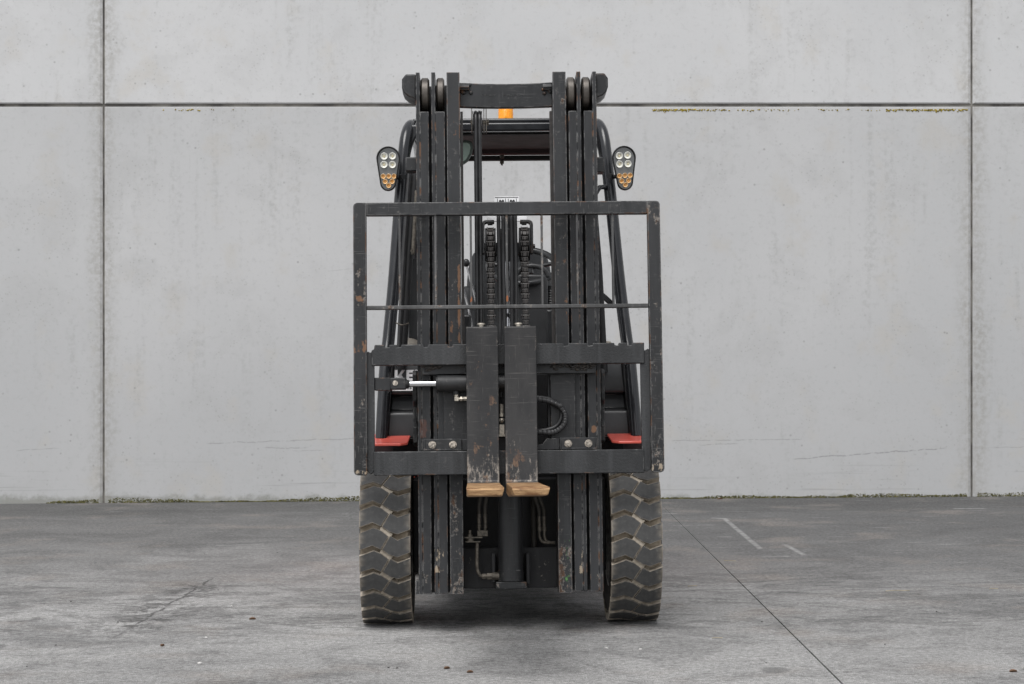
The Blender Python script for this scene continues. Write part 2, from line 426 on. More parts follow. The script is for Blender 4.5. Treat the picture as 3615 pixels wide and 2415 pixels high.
def floor_mat():
    m = Mat('yard_concrete')
    o = m.xyz()
    x, y = o[0], o[1]
    big = m.noise(0.5, 3, 0.5)
    mid = m.noise(1.6, 6, 0.66, dist=0.8)
    fine = m.noise(48, 4, 0.7)
    grit = m.noise(210, 2, 0.6)
    c = m.mix(m.ramp(big, 0.36, 0.64), (0.245, 0.243, 0.239), (0.325, 0.322, 0.316))
    c = m.mix(m.ramp(mid, 0.44, 0.66, 0, 0.65), c, (0.140, 0.139, 0.138))
    c = m.mix(m.ramp(m.noise(2.8, 6, 0.7, vec=m.map(loc=(3, 8, 0)), dist=0.5), 0.53, 0.70, 0, 0.6), c, (0.33, 0.326, 0.318))
    # discoloured concrete darkening towards the wall, with the light falloff there painted in
    wy = m.add(y, m.mul(m.add(m.noise(0.9, 5, 0.7), -0.5), 3.2))
    c = m.mix(m.mul(m.ramp(wy, 8.0, 11.2), 0.8), c, (0.092, 0.091, 0.090))
    c = m.mix(m.mul(m.ramp(m.add(m.add(x, m.mul(y, 0.5)), m.mul(m.add(big, -0.5), 6.0)), 4.2, 6.6), 0.5), c, (0.085, 0.085, 0.086))
    c = m.mix(m.mul(m.ramp(wy, 12.0, 12.9), 0.5), c, (0.070, 0.070, 0.069))
    # wiped tyre marks and scuffs, mostly where trucks turn
    tm = m.mul(m.ramp(m.noise(3.6, 7, 0.74, vec=m.map((0.8, 1.7, 1), rot=(0, 0, 0.35)), dist=1.6), 0.48, 0.60),
               m.mul(m.ramp(y, 6.7, 7.6), m.ramp(y, 8.6, 9.8, 1, 0)))
    c = m.mix(m.mul(tm, 0.55), c, (0.085, 0.084, 0.083))
    t4 = m.mul(m.ramp(m.noise(10, 6, 0.75, vec=m.map((0.7, 1.6, 1), rot=(0, 0, -0.5), loc=(2, 2, 0)), dist=1.8), 0.52, 0.62), m.ramp(mid, 0.42, 0.55))
    c = m.mix(m.mul(t4, 0.42), c, (0.085, 0.084, 0.083))
    t2 = m.ramp(m.noise(5.5, 6, 0.72, vec=m.map((0.7, 2.2, 1), rot=(0, 0, -0.2), loc=(7, 3, 0)), dist=1.1), 0.53, 0.68)
    c = m.mix(m.mul(t2, 0.42), c, (0.115, 0.113, 0.111))
    t3 = m.ramp(m.noise(6.0, 5, 0.72, vec=m.map((0.4, 3.0, 1), loc=(1, 9, 0))), 0.58, 0.70)
    c = m.mix(m.mul(t3, 0.45), c, (0.35, 0.347, 0.34))
    warm = m.ramp(m.noise(1.9, 4, 0.6, vec=m.map(loc=(5, 5, 0))), 0.52, 0.70, 0, 0.4)
    c = m.mix(warm, c, (0.23, 0.205, 0.185))
    g1 = m.ramp(fine, 0.34, 0.66, 1.22, 0.74)
    g2 = m.ramp(grit, 0.34, 0.66, 0.68, 1.36)
    gg = m.t.nodes.new('ShaderNodeCombineColor')
    for k in range(3):
        m.put(gg.inputs[k], m.mul(g1, g2))
    c = m.mix(1.0, c, gg.outputs[0], 'MULTIPLY')
    # oil spots
    on = m.mul(m.add(m.noise(22, 4), -0.5), 0.06)
    for (ox, oy, r) in ((0.88, 6.38, 0.055), (2.0, 6.9, 0.07), (1.75, 6.35, 0.05), (2.1, 6.32, 0.045), (-1.9, 7.0, 0.05)):
        dx = m.add(x, -ox); dy = m.mul(m.add(y, -oy), 0.8)
        d = m.add(m.op('SQRT', m.add(m.mul(dx, dx), m.mul(dy, dy))), on)
        c = m.mix(m.ramp(d, r * 0.6, r * 1.1, 0.5, 0), c, (0.075, 0.075, 0.075))
    # worn paint left of old bay lines
    pm = None
    for (x0, y0, x1, y1, w) in ((1.318, 11.85, 1.316, 10.1, 0.022), (1.475, 10.3, 1.50, 9.8, 0.022), (1.26, 11.86, 1.33, 11.80, 0.035), (-1.62, 10.45, -1.38, 10.52, 0.018),
                                (1.30, 9.74, 1.40, 9.73, 0.03), (1.18, 10.74, 1.22, 10.72, 0.03), (2.9, 12.4, 3.05, 12.38, 0.04), (0.98, 12.2, 1.04, 12.18, 0.03)):
        L2 = (x1 - x0) ** 2 + (y1 - y0) ** 2
        tt = m.op('MINIMUM', m.mx(m.mul(m.add(m.mul(m.add(x, -x0), x1 - x0), m.mul(m.add(y, -y0), y1 - y0)), 1 / L2), 0.0), 1.0)
        dx = m.add(x, m.mul(m.add(m.mul(tt, x1 - x0), x0), -1.0)); dy = m.add(y, m.mul(m.add(m.mul(tt, y1 - y0), y0), -1.0))
        k_ = m.ramp(m.op('SQRT', m.add(m.mul(dx, dx), m.mul(dy, dy))), w * 0.3, w, 1, 0)
        pm = k_ if pm is None else m.mx(pm, k_)
    c = m.mix(m.mul(pm, m.ramp(m.noise(13, 5, 0.75), 0.32, 0.64, 0.04, 0.42)), c, (0.46, 0.46, 0.45))
    # hairline cracks
    cr = None
    cn = m.mul(m.add(m.noise(5, 5, 0.7), -0.5), 0.10)
    cb = m.ramp(m.noise(9, 3), 0.3, 0.5)
    ch = m.ramp(m.noise(8, 6, 0.75, dist=1.0), 0.46, 0.58)
    for (x0, y0, y1, sl) in ((-1.50, 7.1, 9.1, 0.045), (-2.36, 7.0, 8.2, -0.1)):
        lx = m.add(m.mul(m.add(y, -y0), sl), x0)
        d = m.op('ABSOLUTE', m.add(m.op('SUBTRACT', x, lx), cn))
        k_ = m.mul(m.mul(m.ramp(d, 0.003, 0.012, 1, 0), cb), m.mul(m.ramp(y, y0, y0 + 0.2), m.ramp(y, y1 - 0.2, y1, 1, 0)))
        halo = m.mul(m.mul(m.ramp(d, 0.03, 0.28, 0.75, 0), ch), m.mul(m.ramp(y, y0, y0 + 0.4), m.ramp(y, y1 - 0.5, y1, 1, 0)))
        k_ = m.mx(m.mul(k_, 0.85), halo)
        cr = k_ if cr is None else m.mx(cr, k_)
    c = m.mix(cr, c, (0.055, 0.053, 0.052))
    h = m.noise(150, 3, 0.6)
    m.set(color=c, rough=m.ramp(mid, 0.3, 0.7, 0.7, 0.85), spec=0.08, normal=m.bump(h, 0.6, 0.004))
    return m.m
M['floor'] = floor_mat()
M['floor_gap'] = simple('joint_dirt', (0.035, 0.034, 0.030), 0.9, var=0.5, scale=30)
def moss_mat(name, a, b):
    m = Mat(name)
    m.set(color=m.mix(m.ramp(m.noise(40, 4), 0.35, 0.65), a, b), rough=0.9, spec=0.1)
    return m.m
M['moss'] = moss_mat('moss', (0.050, 0.050, 0.028), (0.13, 0.12, 0.045))
M['lichen'] = moss_mat('yellow_lichen', (0.13, 0.10, 0.02), (0.40, 0.30, 0.04))
M['leaf'] = simple('dry_leaf_brown', (0.16, 0.09, 0.05), 0.7, var=0.5, scale=50)
M['straw'] = simple('dry_straw', (0.33, 0.29, 0.21), 0.7, var=0.3, scale=50)
M['chip'] = simple('pale_chip', (0.55, 0.54, 0.52), 0.7, var=0.2, scale=50)
M['chip_dark'] = simple('dark_chip', (0.03, 0.027, 0.025), 0.8, var=0.3, scale=50)

# ------------------------------------------------------------------ mesh helpers
def bx(bm, x0, x1, y0, y1, z0, z1):
    vs = [bm.verts.new(p) for p in ((x0, y0, z0), (x1, y0, z0), (x1, y1, z0), (x0, y1, z0), (x0, y0, z1), (x1, y0, z1), (x1, y1, z1), (x0, y1, z1))]
    for f in ((3, 2, 1, 0), (4, 5, 6, 7), (0, 1, 5, 4), (1, 2, 6, 5), (2, 3, 7, 6), (3, 0, 4, 7)):
        bm.faces.new([vs[i] for i in f])

def prism(bm, poly, d0, d1, plane='xz'):
    """poly in the given plane, extruded along the third axis from d0 to d1"""
    def P(a, b, d):
        return {'xz': (a, d, b), 'yz': (d, a, b), 'xy': (a, b, d)}[plane]
    A = [bm.verts.new(P(a, b, d0)) for a, b in poly]
    B = [bm.verts.new(P(a, b, d1)) for a, b in poly]
    n = len(poly)
    bm.faces.new(A); bm.faces.new(B[::-1])
    for i in range(n):
        bm.faces.new((A[i], B[i], B[(i + 1) % n], A[(i + 1) % n]))

def frame_at(t):
    t = t.normalized()
    up = Vector((0, 0, 1)) if abs(t.z) < 0.95 else Vector((0, 1, 0))
    a = t.cross(up).normalized()
    return a, a.cross(t).normalized()

def cyl(bm, p0, p1, r0, r1=None, seg=20, cap=True):
    r1 = r0 if r1 is None else r1
    p0, p1 = Vector(p0), Vector(p1)
    a, b = frame_at(p1 - p0)
    A = [bm.verts.new(p0 + (a * cos(2 * pi * i / seg) + b * sin(2 * pi * i / seg)) * r0) for i in range(seg)]
    B = [bm.verts.new(p1 + (a * cos(2 * pi * i / seg) + b * sin(2 * pi * i / seg)) * r1) for i in range(seg)]
    for i in range(seg):
        bm.faces.new((A[i], A[(i + 1) % seg], B[(i + 1) % seg], B[i]))
    if cap:
        bm.faces.new(A[::-1]); bm.faces.new(B)

def smooth_path(pts, n=8):
    """Catmull-Rom through the points"""
    P = [Vector(p) for p in pts]
    P = [P[0] * 2 - P[1]] + P + [P[-1] * 2 - P[-2]]
    out = []
    for i in range(1, len(P) - 2):
        for k in range(n):
            t = k / n
            a, b, c, d = P[i - 1], P[i], P[i + 1], P[i + 2]
            out.append(0.5 * ((2 * b) + (c - a) * t + (2 * a - 5 * b + 4 * c - d) * t * t + (3 * b - a - 3 * c + d) * t ** 3))
    out.append(P[-2].copy())
    return out

def tube(bm, path, r, seg=12, rx=None, closed=False, rfun=None):
    """round (or oval, with rx) tube along a path of Vectors"""
    path = [Vector(p) for p in path]
    rings = []
    n = len(path)
    prev = None
    for i, p in enumerate(path):
        t = (path[(i + 1) % n] - path[i - 1]) if closed else (path[min(i + 1, n - 1)] - path[max(i - 1, 0)])
        t = t.normalized()
        if prev is None:
            a, b = frame_at(t)
        else:
            a = (prev - t * prev.dot(t)).normalized()
            b = t.cross(a) * -1
            b = a.cross(t)
        prev = a
        rr = r if rfun is None else r * rfun(i)
        ra = rx or rr
        rings.append([bm.verts.new(p + a * cos(2 * pi * k / seg) * ra + b * sin(2 * pi * k / seg) * rr) for k in range(seg)])
    m = n if closed else n - 1
    for i in range(m):
        A, B = rings[i], rings[(i + 1) % n]
        for k in range(seg):
            bm.faces.new((A[k], A[(k + 1) % seg], B[(k + 1) % seg], B[k]))
    if not closed:
        bm.faces.new(rings[0][::-1]); bm.faces.new(rings[-1])

def lathe(bm, prof, axis='x', seg=48, c=(0, 0, 0)):
    """closed profile [(along axis, radius)] spun round the axis"""
    rings = []
    for i in range(seg):
        a = 2 * pi * i / seg
        row = []
        for h, r in prof:
            u, v = r * cos(a), r * sin(a)
            p = {'x': (h, u, v), 'y': (u, h, v), 'z': (u, v, h)}[axis]
            row.append(bm.verts.new((p[0] + c[0], p[1] + c[1], p[2] + c[2])))
        rings.append(row)
    n = len(prof)
    for i in range(seg):
        A, B = rings[i], rings[(i + 1) % seg]
        for k in range(n):
            bm.faces.new((A[k], A[(k + 1) % n], B[(k + 1) % n], B[k]))

def hexhead(bm, c, r, h, axis='y', dome=True):
    c = Vector(c)
    d = {'y': Vector((0, -1, 0)), 'x': Vector((1, 0, 0)), 'z': Vector((0, 0, 1))}[axis]
    cyl(bm, c, c + d * h, r, r * 0.98, seg=6)
    if dome:
        cyl(bm, c + d * h, c + d * (h + 0.0015), r * 0.82, r * 0.7, seg=16)

def mesh_of(bm, name, mat, smooth=35):
    bmesh.ops.recalc_face_normals(bm, faces=bm.faces)
    me = bpy.data.meshes.new(name)
    bm.to_mesh(me)
    bm.free()
    me.materials.append(mat if not isinstance(mat, str) else M[mat])
    if smooth:
        for p in me.polygons:
            p.use_smooth = True
        me.set_sharp_from_angle(angle=radians(smooth))
    return me

TILT = radians(5.2)
MAST0 = Vector((0, -0.37, 0))

def obj(name, src, mat=None, parent=None, mast=False, bevel=0.0, seg=2, smooth=35):
    me = src if isinstance(src, bpy.types.Mesh) else mesh_of(src, name, mat, smooth)
    o = bpy.data.objects.new(name, me)
    COL.objects.link(o)
    if parent:
        o.parent = parent
    if mast:
        o.location = MAST0
        o.rotation_euler = (-TILT, 0, 0)
    if bevel:
        b = o.modifiers.new('edge', 'BEVEL')
        b.width = bevel
        b.segments = seg
        b.limit_method = 'ANGLE'
        b.angle_limit = radians(40)
    return o

def BM(): return bmesh.new()

def boxo(name, dims, mat, parent, mast=False, bevel=0.002, seg=2):
    bm = BM()
    for d in (dims if isinstance(dims[0], (tuple, list)) else [dims]):
        bx(bm, *d)
    return obj(name, bm, mat, parent, mast, bevel, seg)

def tag(o, label=None, cat=None, group=None, kind=None):
    if label: o['label'] = label
    if cat: o['category'] = cat
    if group: o['group'] = group
    if kind: o['kind'] = kind
    return o

# ------------------------------------------------------------------ ground
SLOPE = radians(0.42)
WALL_Y = 13.33
def gz(x): return x * tan(SLOPE)

bm = BM()
bx(bm, -120, 120, -80, 60, -0.6, -0.012)
ground = obj('ground', bm, 'floor_gap', smooth=0)
ground.rotation_euler = (0, -SLOPE, 0)
tag(ground, kind='structure')
def jx(y): return 1.06 - (y - 6.2) * 0.0078         # the saw cut that runs up to the wall
def jw(y): return 0.0033 - 0.0029 * max(0.0, (y - 6.5) / (WALL_Y - 6.5))     # the cut is packed with dirt towards the wall
YC = 9.38                                           # the faint cut parallel to the wall
YG = 0.0008
def slab(pts):
    bm = BM()
    prism(bm, pts, -0.02, 0.0, 'xy')
    return obj('concrete_slab', bm, 'floor', ground, smooth=0)
def edge_pts(s, ya, yb, n=24):
    out = []
    for i in range(n + 1):
        y = ya + (yb - ya) * i / n
        out.append((jx(y) + s * (jw(y) + 0.0012 * abs(mnoise.noise((y * 9, s * 3.0, 0)))), y))
    return out
A1 = [(jx(-50) - jw(0), -50)] + edge_pts(-1, 3.0, YC - YG, 90)
slab([(-60, -50)] + A1 + [(-60, YC - YG)])
A2 = [(jx(-50) + jw(0), -50)] + edge_pts(1, 3.0, YC - YG, 90)
slab([(60, -50), (60, YC - YG)] + A2[::-1])
A3 = edge_pts(-1, YC + YG, WALL_Y + 0.01, 40)
slab([(-60, YC + YG)] + A3 + [(-60, WALL_Y + 0.01)])
A4 = edge_pts(1, YC + YG, WALL_Y + 0.01, 40)
slab([(60, WALL_Y + 0.01)] + A4[::-1] + [(60, YC + YG)])

# ------------------------------------------------------------------ wall of precast panels
bm = BM()
bx(bm, -27.5, 27.9, WALL_Y + 0.016, WALL_Y + 0.4, -0.4, 8.28)
wall = obj('concrete_wall', bm, 'joint', smooth=0)
tag(wall, 'tall wall of large smooth grey precast concrete panels with dark joints', 'wall')
XJ = [-2.858 + 6.075 * i for i in range(-4, 6)]
ZJ = [-0.3, 2.762, 5.52, 8.28]
def panel_mesh(x0, x1, z0, z1):
    gx, gzv, ch, T = 0.007, 0.0105, 0.018, 0.16
    bm = BM()
    x0 += gx; x1 -= gx; z0 += gzv; z1 -= gzv
    a = [bm.verts.new(p) for p in ((x0 + ch, 0, z0 + 0.008), (x1 - ch, 0, z0 + 0.008), (x1 - ch, 0, z1 - 0.004), (x0 + ch, 0, z1 - 0.004))]
    b = [bm.verts.new(p) for p in ((x0, 0.010, z0), (x1, 0.010, z0), (x1, 0.010, z1), (x0, 0.010, z1))]
    c = [bm.verts.new(p) for p in ((x0, T, z0), (x1, T, z0), (x1, T, z1), (x0, T, z1))]
    bm.faces.new(a)
    for r, s in ((a, b), (b, c)):
        for i in range(4):
            bm.faces.new((r[i], s[i], s[(i + 1) % 4], r[(i + 1) % 4]))
    bm.faces.new(c[::-1])
    return bm
for i in range(len(XJ) - 1):
    for k in range(3):
        p = obj('panel', panel_mesh(XJ[i], XJ[i + 1], ZJ[k], ZJ[k + 1]), 'wall', wall, smooth=0)
        p.location = (0, WALL_Y + random.uniform(-0.0025, 0.0025), 0)

# moss at the foot of the wall and lichen below the joint: small uneven cushions
def cushions(name, mat, spots):
    bm = BM()
    for (x, y, z, r, h) in spots:
        n = 7
        base = []
        ph = random.random() * 6
        for k in range(n):
            a = ph + 2 * pi * k / n
            rr = r * random.uniform(0.7, 1.25)
            base.append(bm.verts.new((x + rr * cos(a), y + 0.004, z + rr * sin(a) * h)))
        mid = []
        for k in range(n):
            v = base[k].co
            mid.append(bm.verts.new((x + (v.x - x) * 0.72, y - r * random.uniform(0.25, 0.5), z + (v.z - z) * 0.72)))
        top = bm.verts.new((x + random.uniform(-.2, .2) * r, y - r * random.uniform(0.5, 0.75), z))
        for k in range(n):
            bm.faces.new((base[k], base[(k + 1) % n], mid[(k + 1) % n], mid[k]))
            bm.faces.new((mid[k], mid[(k + 1) % n], top))
    return obj(name, bm, mat, smooth=60)
spots = []
for i in range(12000):
    x = random.uniform(-6.5, 7.0)
    d = mnoise.noise((x * 1.3, 3.1, 0)) + 0.55 * mnoise.noise((x * 6.0, 8.2, 0))
    if min(abs(x + 2.858), abs(x - 3.217)) < 0.035:
        continue
    hh = max(0.0, 0.017 + 0.028 * d)
    if hh < 0.004:
        continue
    z = gz(x) + random.random() ** 1.6 * hh
    spots.append((x, WALL_Y, z, random.uniform(0.003, 0.0065), random.uniform(0.6, 1.0)))
tag(cushions('moss', 'moss', spots), 'dark green moss growing along the foot of the concrete wall', 'moss', kind='stuff')
spots = []
for (xa, xb, n) in ((-2.33, -2.18, 18), (0.98, 1.25, 130), (1.25, 1.5, 50), (2.62, 2.80, 70), (2.80, 3.19, 150), (1.5, 2.6, 60), (-2.6, -1.6, 8)):
    for i in range(n):
        spots.append((random.uniform(xa, xb), WALL_Y, 2.7325 - abs(random.gauss(0, 0.006)), random.uniform(0.003, 0.0085), random.uniform(0.5, 0.9)))
tag(cushions('lichen', 'lichen', spots), 'yellow lichen specks along the wall joint', 'lichen', kind='stuff')

# ------------------------------------------------------------------ forklift
truck = bpy.data.objects.new('forklift', None)
COL.objects.link(truck)
truck.location = (-0.006, 7.58, 0)
truck.rotation_euler = (0, radians(-0.50), radians(1.2))
tag(truck, 'black forklift with red body parked facing out, its two forks close together', 'forklift')

# --- mast rails: nested channels, front flange cut away at the top round the rollers
ZB, ZT, ZN = 0.153, 2.164, 2.009
def rail(kind, side, x_out, x_in, mat, zb=ZB, depth=0.15):
    """x_out: outer face of the web, x_in: tip of the flange"""
    s = 1 if x_in > x_out else -1
    bm = BM()
    def X(a, b): return (a, b) if a < b else (b, a)
    t = 0.0155
    if kind == 'inner':                                   # full front face to the top
        bx(bm, *X(x_out, x_in), 0, 0.02, zb, ZT)
        bx(bm, *X(x_in - s * 0.016, x_in), 0.02, depth - 0.012, zb, ZT - 0.03)
        bx(bm, *X(x_out, x_in), depth - 0.012, depth, zb, ZT - 0.03)
    else:
        bx(bm, *X(x_out, x_out + s * t), 0, depth - 0.012, zb, ZT)
        bx(bm, *X(x_out + s * t, x_in), 0.0006, 0.02, zb + 0.0004, ZN)
        bx(bm, *X(x_out, x_in + s * 0.013), depth - 0.012, depth, zb, ZT - 0.02)
    return obj('mast_rail', bm, mat, truck, mast=True, bevel=0.0022)
def roller(par, x0, x1, z=2.092, y=0.078, r=0.066):
    bm = BM()
    lathe(bm, [(x0, 0.02), (x0, r - 0.008), (x0 + 0.006, r), (x1 - 0.006, r), (x1, r - 0.008), (x1, 0.02)], 'x', 40, (0, y, z))
    return obj('mast_roller', bm, 'roller', par)
r = rail('outer', -1, -0.353, -0.3035, 'mast', depth=0.165); roller(r, -0.335, -0.302)
r = rail('mid', -1, -0.293, -0.2415, 'mast', depth=0.150, zb=0.1535); roller(r, -0.274, -0.243)
r = rail('inner', -1, -0.2335, -0.183, 'mast_rusty', depth=0.135, zb=0.152)
r = rail('inner', 1, 0.2295, 0.178, 'mast_rusty', depth=0.135, zb=0.152)
r = rail('mid', 1, 0.2870, 0.2385, 'mast', depth=0.150, zb=0.158); roller(r, 0.235, 0.267)
r = rail('outer', 1, 0.3480, 0.2975, 'mast', depth=0.165, zb=0.1555); roller(r, 0.294, 0.326)
# pads at the feet and roller pins
boxo('rail_foot', [(-0.365, -0.353, 0.02, 0.12, 0.153, 0.205)], 'mast', truck, True)

# top brackets of the outer rails
for s in (-1, 1):
    bm = BM()
    xi, xo = (-0.3535, -0.408) if s < 0 else (0.3485, 0.397)
    d = xo - xi
    poly = [(xi, 2.166), (xi + d * 0.72, 2.166), (xo, 2.146), (xo, 2.112), (xi + d * 0.86, 2.092), (xi + d * 0.55, 2.077), (xi, 2.066)]
    prism(bm, poly, 0.035, 0.16)
    obj('top_bracket', bm, 'mast', truck, True, 0.006, 3)

# tie beam between the inner rails with its stamped marks and bolts
bm = BM()
N = 12
fr, bk = [], []
top = [(-0.183 + 0.361 * i / N, 2.128 + 0.006 * (2 * i / N - 1) ** 2) for i in range(N + 1)]
bot = [(-0.183 + 0.361 * i / N, 2.033 + 0.004 * (2 * i / N - 1) ** 2) for i in range(N + 1)][::-1]
prism(bm, top + bot, 0.05, 0.075)
beam = obj('tie_beam', bm, 'mast', truck, True, 0.003)
for (x, sx) in ((-0.181, 1), (0.176, -1)):
    bm = BM()
    hexhead(bm, (x, 0.042, 2.112), 0.0125, 0.034 * 1, 'x') if sx > 0 else cyl(bm, (x, 0.042, 2.112), (x - 0.034, 0.042, 2.112), 0.0125, seg=6)
    for k in range(7):
        a = (x + sx * random.uniform(0.0, 0.045), 0.05, 2.095 + random.uniform(-0.008, 0.03))
        bmesh.ops.create_icosphere(bm, subdivisions=1, radius=random.uniform(0.005, 0.010), matrix=Matrix.Translation(a))
    obj('stop_bolt', bm, 'mast', beam, smooth=50)
for k, (xa, xb) in enumerate(((-0.098, -0.048), (-0.012, 0.066))):           # illegible beads of a welded mark
    bm = BM()
    x = xa
    while x < xb:
        p = [Vector((x + random.uniform(-.003, .003), 0.0495, 2.083 + random.uniform(-.004, .005))) for _ in range(3)]
        tube(bm, p, 0.0012, 5)
        x += 0.0062
    obj('weld_mark', bm, 'bar', beam)

# stop blocks outside the rails
boxo('stop_block', (-0.398, -0.3535, 0.10, 0.16, 1.795, 1.85), 'mast', truck, True, 0.004)
boxo('stop_block', (0.3485, 0.383, 0.10, 0.16, 1.785, 1.845), 'mast', truck, True, 0.004)

# lift chains seen edge-on beside the inner rails
def link_mesh(name, w, hgt, dep):
    bm = BM()
    for s in (-1, 1):
        prism(bm, [(-dep, -hgt * 0.5), (-dep * 0.6, -hgt * 0.72), (dep * 0.6, -hgt * 0.72), (dep, -hgt * 0.5), (dep, hgt * 0.5), (dep * 0.6, hgt * 0.72), (-dep * 0.6, hgt * 0.72), (-dep, hgt * 0.5)],
              s * w * 0.5, s * (w * 0.5 - 0.0032), 'yz')
    prism(bm, [(-dep * 0.75, -hgt * 0.52), (dep * 0.75, -hgt * 0.52), (dep * 0.75, hgt * 0.52), (-dep * 0.75, hgt * 0.52)], -w * 0.24, w * 0.24, 'yz')
    cyl(bm, (-w * 0.58, 0, hgt * 0.5), (w * 0.58, 0, hgt * 0.5), dep * 0.55, seg=8)
    return mesh_of(bm, name, 'chain', 40)
LINK_A = link_mesh('chain_link_outer', 0.0275, 0.0145, 0.0085)
LINK_B = link_mesh('chain_link_inner', 0.0205, 0.0120, 0.0070)
for (x, zt) in ((-0.0685, 1.499), (0.064, 1.500)):
    # sheave, its yoke, then the chain over it
    bm = BM()
    cy, R = 0.085, 0.052
    lathe(bm, [(x - 0.021, 0.012), (x - 0.021, R + 0.012), (x - 0.016, R + 0.012), (x - 0.014, R - 0.002), (x + 0.014, R - 0.002), (x + 0.016, R + 0.012), (x + 0.021, R + 0.012), (x + 0.021, 0.012)], 'x', 40, (0, cy, zt))
    sheave = obj('chain_sheave', bm, 'dark', truck, True)
    s = -1 if x < 0 else 1
    yoke = []
    xo = x + s * 0.034
    bm = BM()
    pts_o = [(xo, 1.462), (xo, 1.575)] + [(xo - s * 0.018 * (1 - cos(a)), 1.575 + 0.018 * sin(a)) for a in (0.4, 0.8, 1.2, 1.57)] + [(x - s * 0.016, 1.593)]
    pts_i = [(x - s * 0.016, 1.582)] + [(xo - s * 0.0115 - s * 0.010 * (1 - cos(a)), 1.574 + 0.010 * sin(a)) for a in (1.57, 1.2, 0.8, 0.4)] + [(xo - s * 0.0115, 1.572), (xo - s * 0.0115, 1.462)]
    prism(bm, pts_o + pts_i, 0.06, 0.110)
    bx(bm, x - 0.010, x + 0.010, 0.068, 0.102, 1.577, 1.586)
    yk = obj('sheave_yoke', bm, 'mast', truck, True, 0.002)
    bm = BM(); cyl(bm, (xo, cy, 1.492), (xo + s * 0.008, cy, 1.492), 0.009, seg=6); cyl(bm, (x, cy, 1.492), (xo, cy, 1.492), 0.014, seg=16)
    obj('sheave_bolt', bm, 'mast', yk)
    bm = BM(); cyl(bm, (x - 0.03, 0.034, 1.10), (x + 0.03, 0.034, 1.10), 0.012, seg=12); bx(bm, x - 0.016, x + 0.016, 0.022, 0.046, 1.08, 1.14)
    chain = obj('lift_chain', bm, 'chain', truck, True)
    zz, i = 1.145, 0
    pitch = 0.0205
    Rr = R + 0.0075
    path = []
    while zz < zt:
        path.append((cy - Rr, zz, 0)); zz += pitch
    a = (zz - zt) / Rr
    while a < pi:
        path.append((cy - Rr * cos(a), zt + Rr * sin(a), a)); a += pitch / Rr
    for k in range(10):
        path.append((cy + Rr, zt - 0.01 - k * pitch, pi))
    for i, (py, pz, ang) in enumerate(path):
        o = obj('chain_link', LINK_A if i % 2 else LINK_B, parent=chain)
        o.location = (x, py, pz)
        o.rotation_euler = (-ang, 0, 0)
# flat leaf chains along the inner faces of the inner rails
for x in (-0.1765, 0.1725):
    bm = BM()
    z = 0.75
    k = 0
    while z < 2.02:
        cyl(bm, (x - 0.004, 0.07, z), (x + 0.004, 0.07, z), 0.0145 if k % 2 else 0.012, seg=10)
        z += 0.0165; k += 1
    bx(bm, x - 0.005, x + 0.005, 0.055, 0.085, 0.75, 2.02)
    obj('side_chain', bm, 'chain', truck, True)

# hose pair over its pulley
bm = BM()
lathe(bm, [(-0.134, 0.01), (-0.134, 0.046), (-0.131, 0.046), (-0.131, 0.034), (-0.099, 0.034), (-0.099, 0.046), (-0.096, 0.046), (-0.096, 0.01)], 'x', 36, (0, 0.10, 1.985))
pul = obj('hose_pulley', bm, 'mast', truck, True)
bm = BM()
for x in (-0.1385, -0.0905, -0.0815):
    prism(bm, [(0.075, 1.945), (0.125, 1.945), (0.125, 2.036), (0.075, 2.036)], x, x + 0.003, 'yz')
cyl(bm, (-0.142, 0.10, 1.985), (-0.075, 0.10, 1.985), 0.008, seg=10)
cyl(bm, (-0.079, 0.10, 1.985), (-0.070, 0.10, 1.985), 0.013, seg=6)
obj('pulley_bracket', bm, 'zinc_dirty', pul)
for x in (-0.1215, -0.1065):
    bm = BM()
    pth = [(x, 0.06, 1.10 + 0.885 * k / 20) for k in range(21)] + [(x, 0.10 - 0.04 * cos(a), 1.985 + 0.04 * sin(a)) for a in [pi * k / 10 for k in range(1, 10)]] + [(x, 0.14, 1.985 - 0.12 * k) for k in range(8)]
    tube(bm, pth, 0.0078, 10)
    obj('hydraulic_hose', bm, 'hose', truck, True)
# four hoses hanging in the middle
for x in (-0.0355, -0.0185, 0.0125, 0.0285):
    bm = BM()
    pth = [(x + 0.0012 * sin(k * 0.5 + x * 90), 0.02 + 0.001 * cos(k), 0.90 + 0.70 * k / 16) for k in range(17)] + [(x, 0.03, 1.622), (x, 0.055, 1.632), (x, 0.08, 1.622), (x, 0.088, 1.58), (x, 0.09, 1.2)]
    tube(bm, smooth_path(pth, 2), 0.0077, 10)
    obj('hydraulic_hose', bm, 'hose', truck, True)
# free-lift ram: rod, head and crosshead plate
bm = BM(); cyl(bm, (-0.004, 0.09, 1.0), (-0.004, 0.09, 1.48), 0.020, seg=24)
obj('ram_rod', bm, 'chrome', truck, True)
boxo('ram_head', [(-0.060, 0.056, 0.070, 0.112, 1.455, 1.505), (-0.03, 0.024, 0.068, 0.114, 1.43, 1.56)], 'mast', truck, True, 0.003)
np_ = boxo('number_plate', [(-0.0510, 0.0470, 0.150, 0.154, 1.620, 1.699), (-0.080, 0.077, 0.150, 0.158, 1.600, 1.620)], 'white', truck, True, 0.002)
bm = BM()
x0, w = -0.0435, 0.085
for k, kind in enumerate('lnnlinnl'):
    cx = x0 + w * (k + 0.5) / 8
    if kind == 'n':
        n = 8
        prism(bm, [(cx - 0.0058, 1.64)] + [(cx - 0.0058 * cos(pi * i / n), 1.675 + 0.012 * sin(pi * i / n)) for i in range(n + 1)] + [(cx + 0.0058, 1.64)], 0.1488, 0.1502)
    else:
        prism(bm, [(cx - 0.0022, 1.64), (cx + 0.0022, 1.64), (cx + 0.001, 1.691), (cx - 0.001, 1.691)], 0.1488, 0.1502)
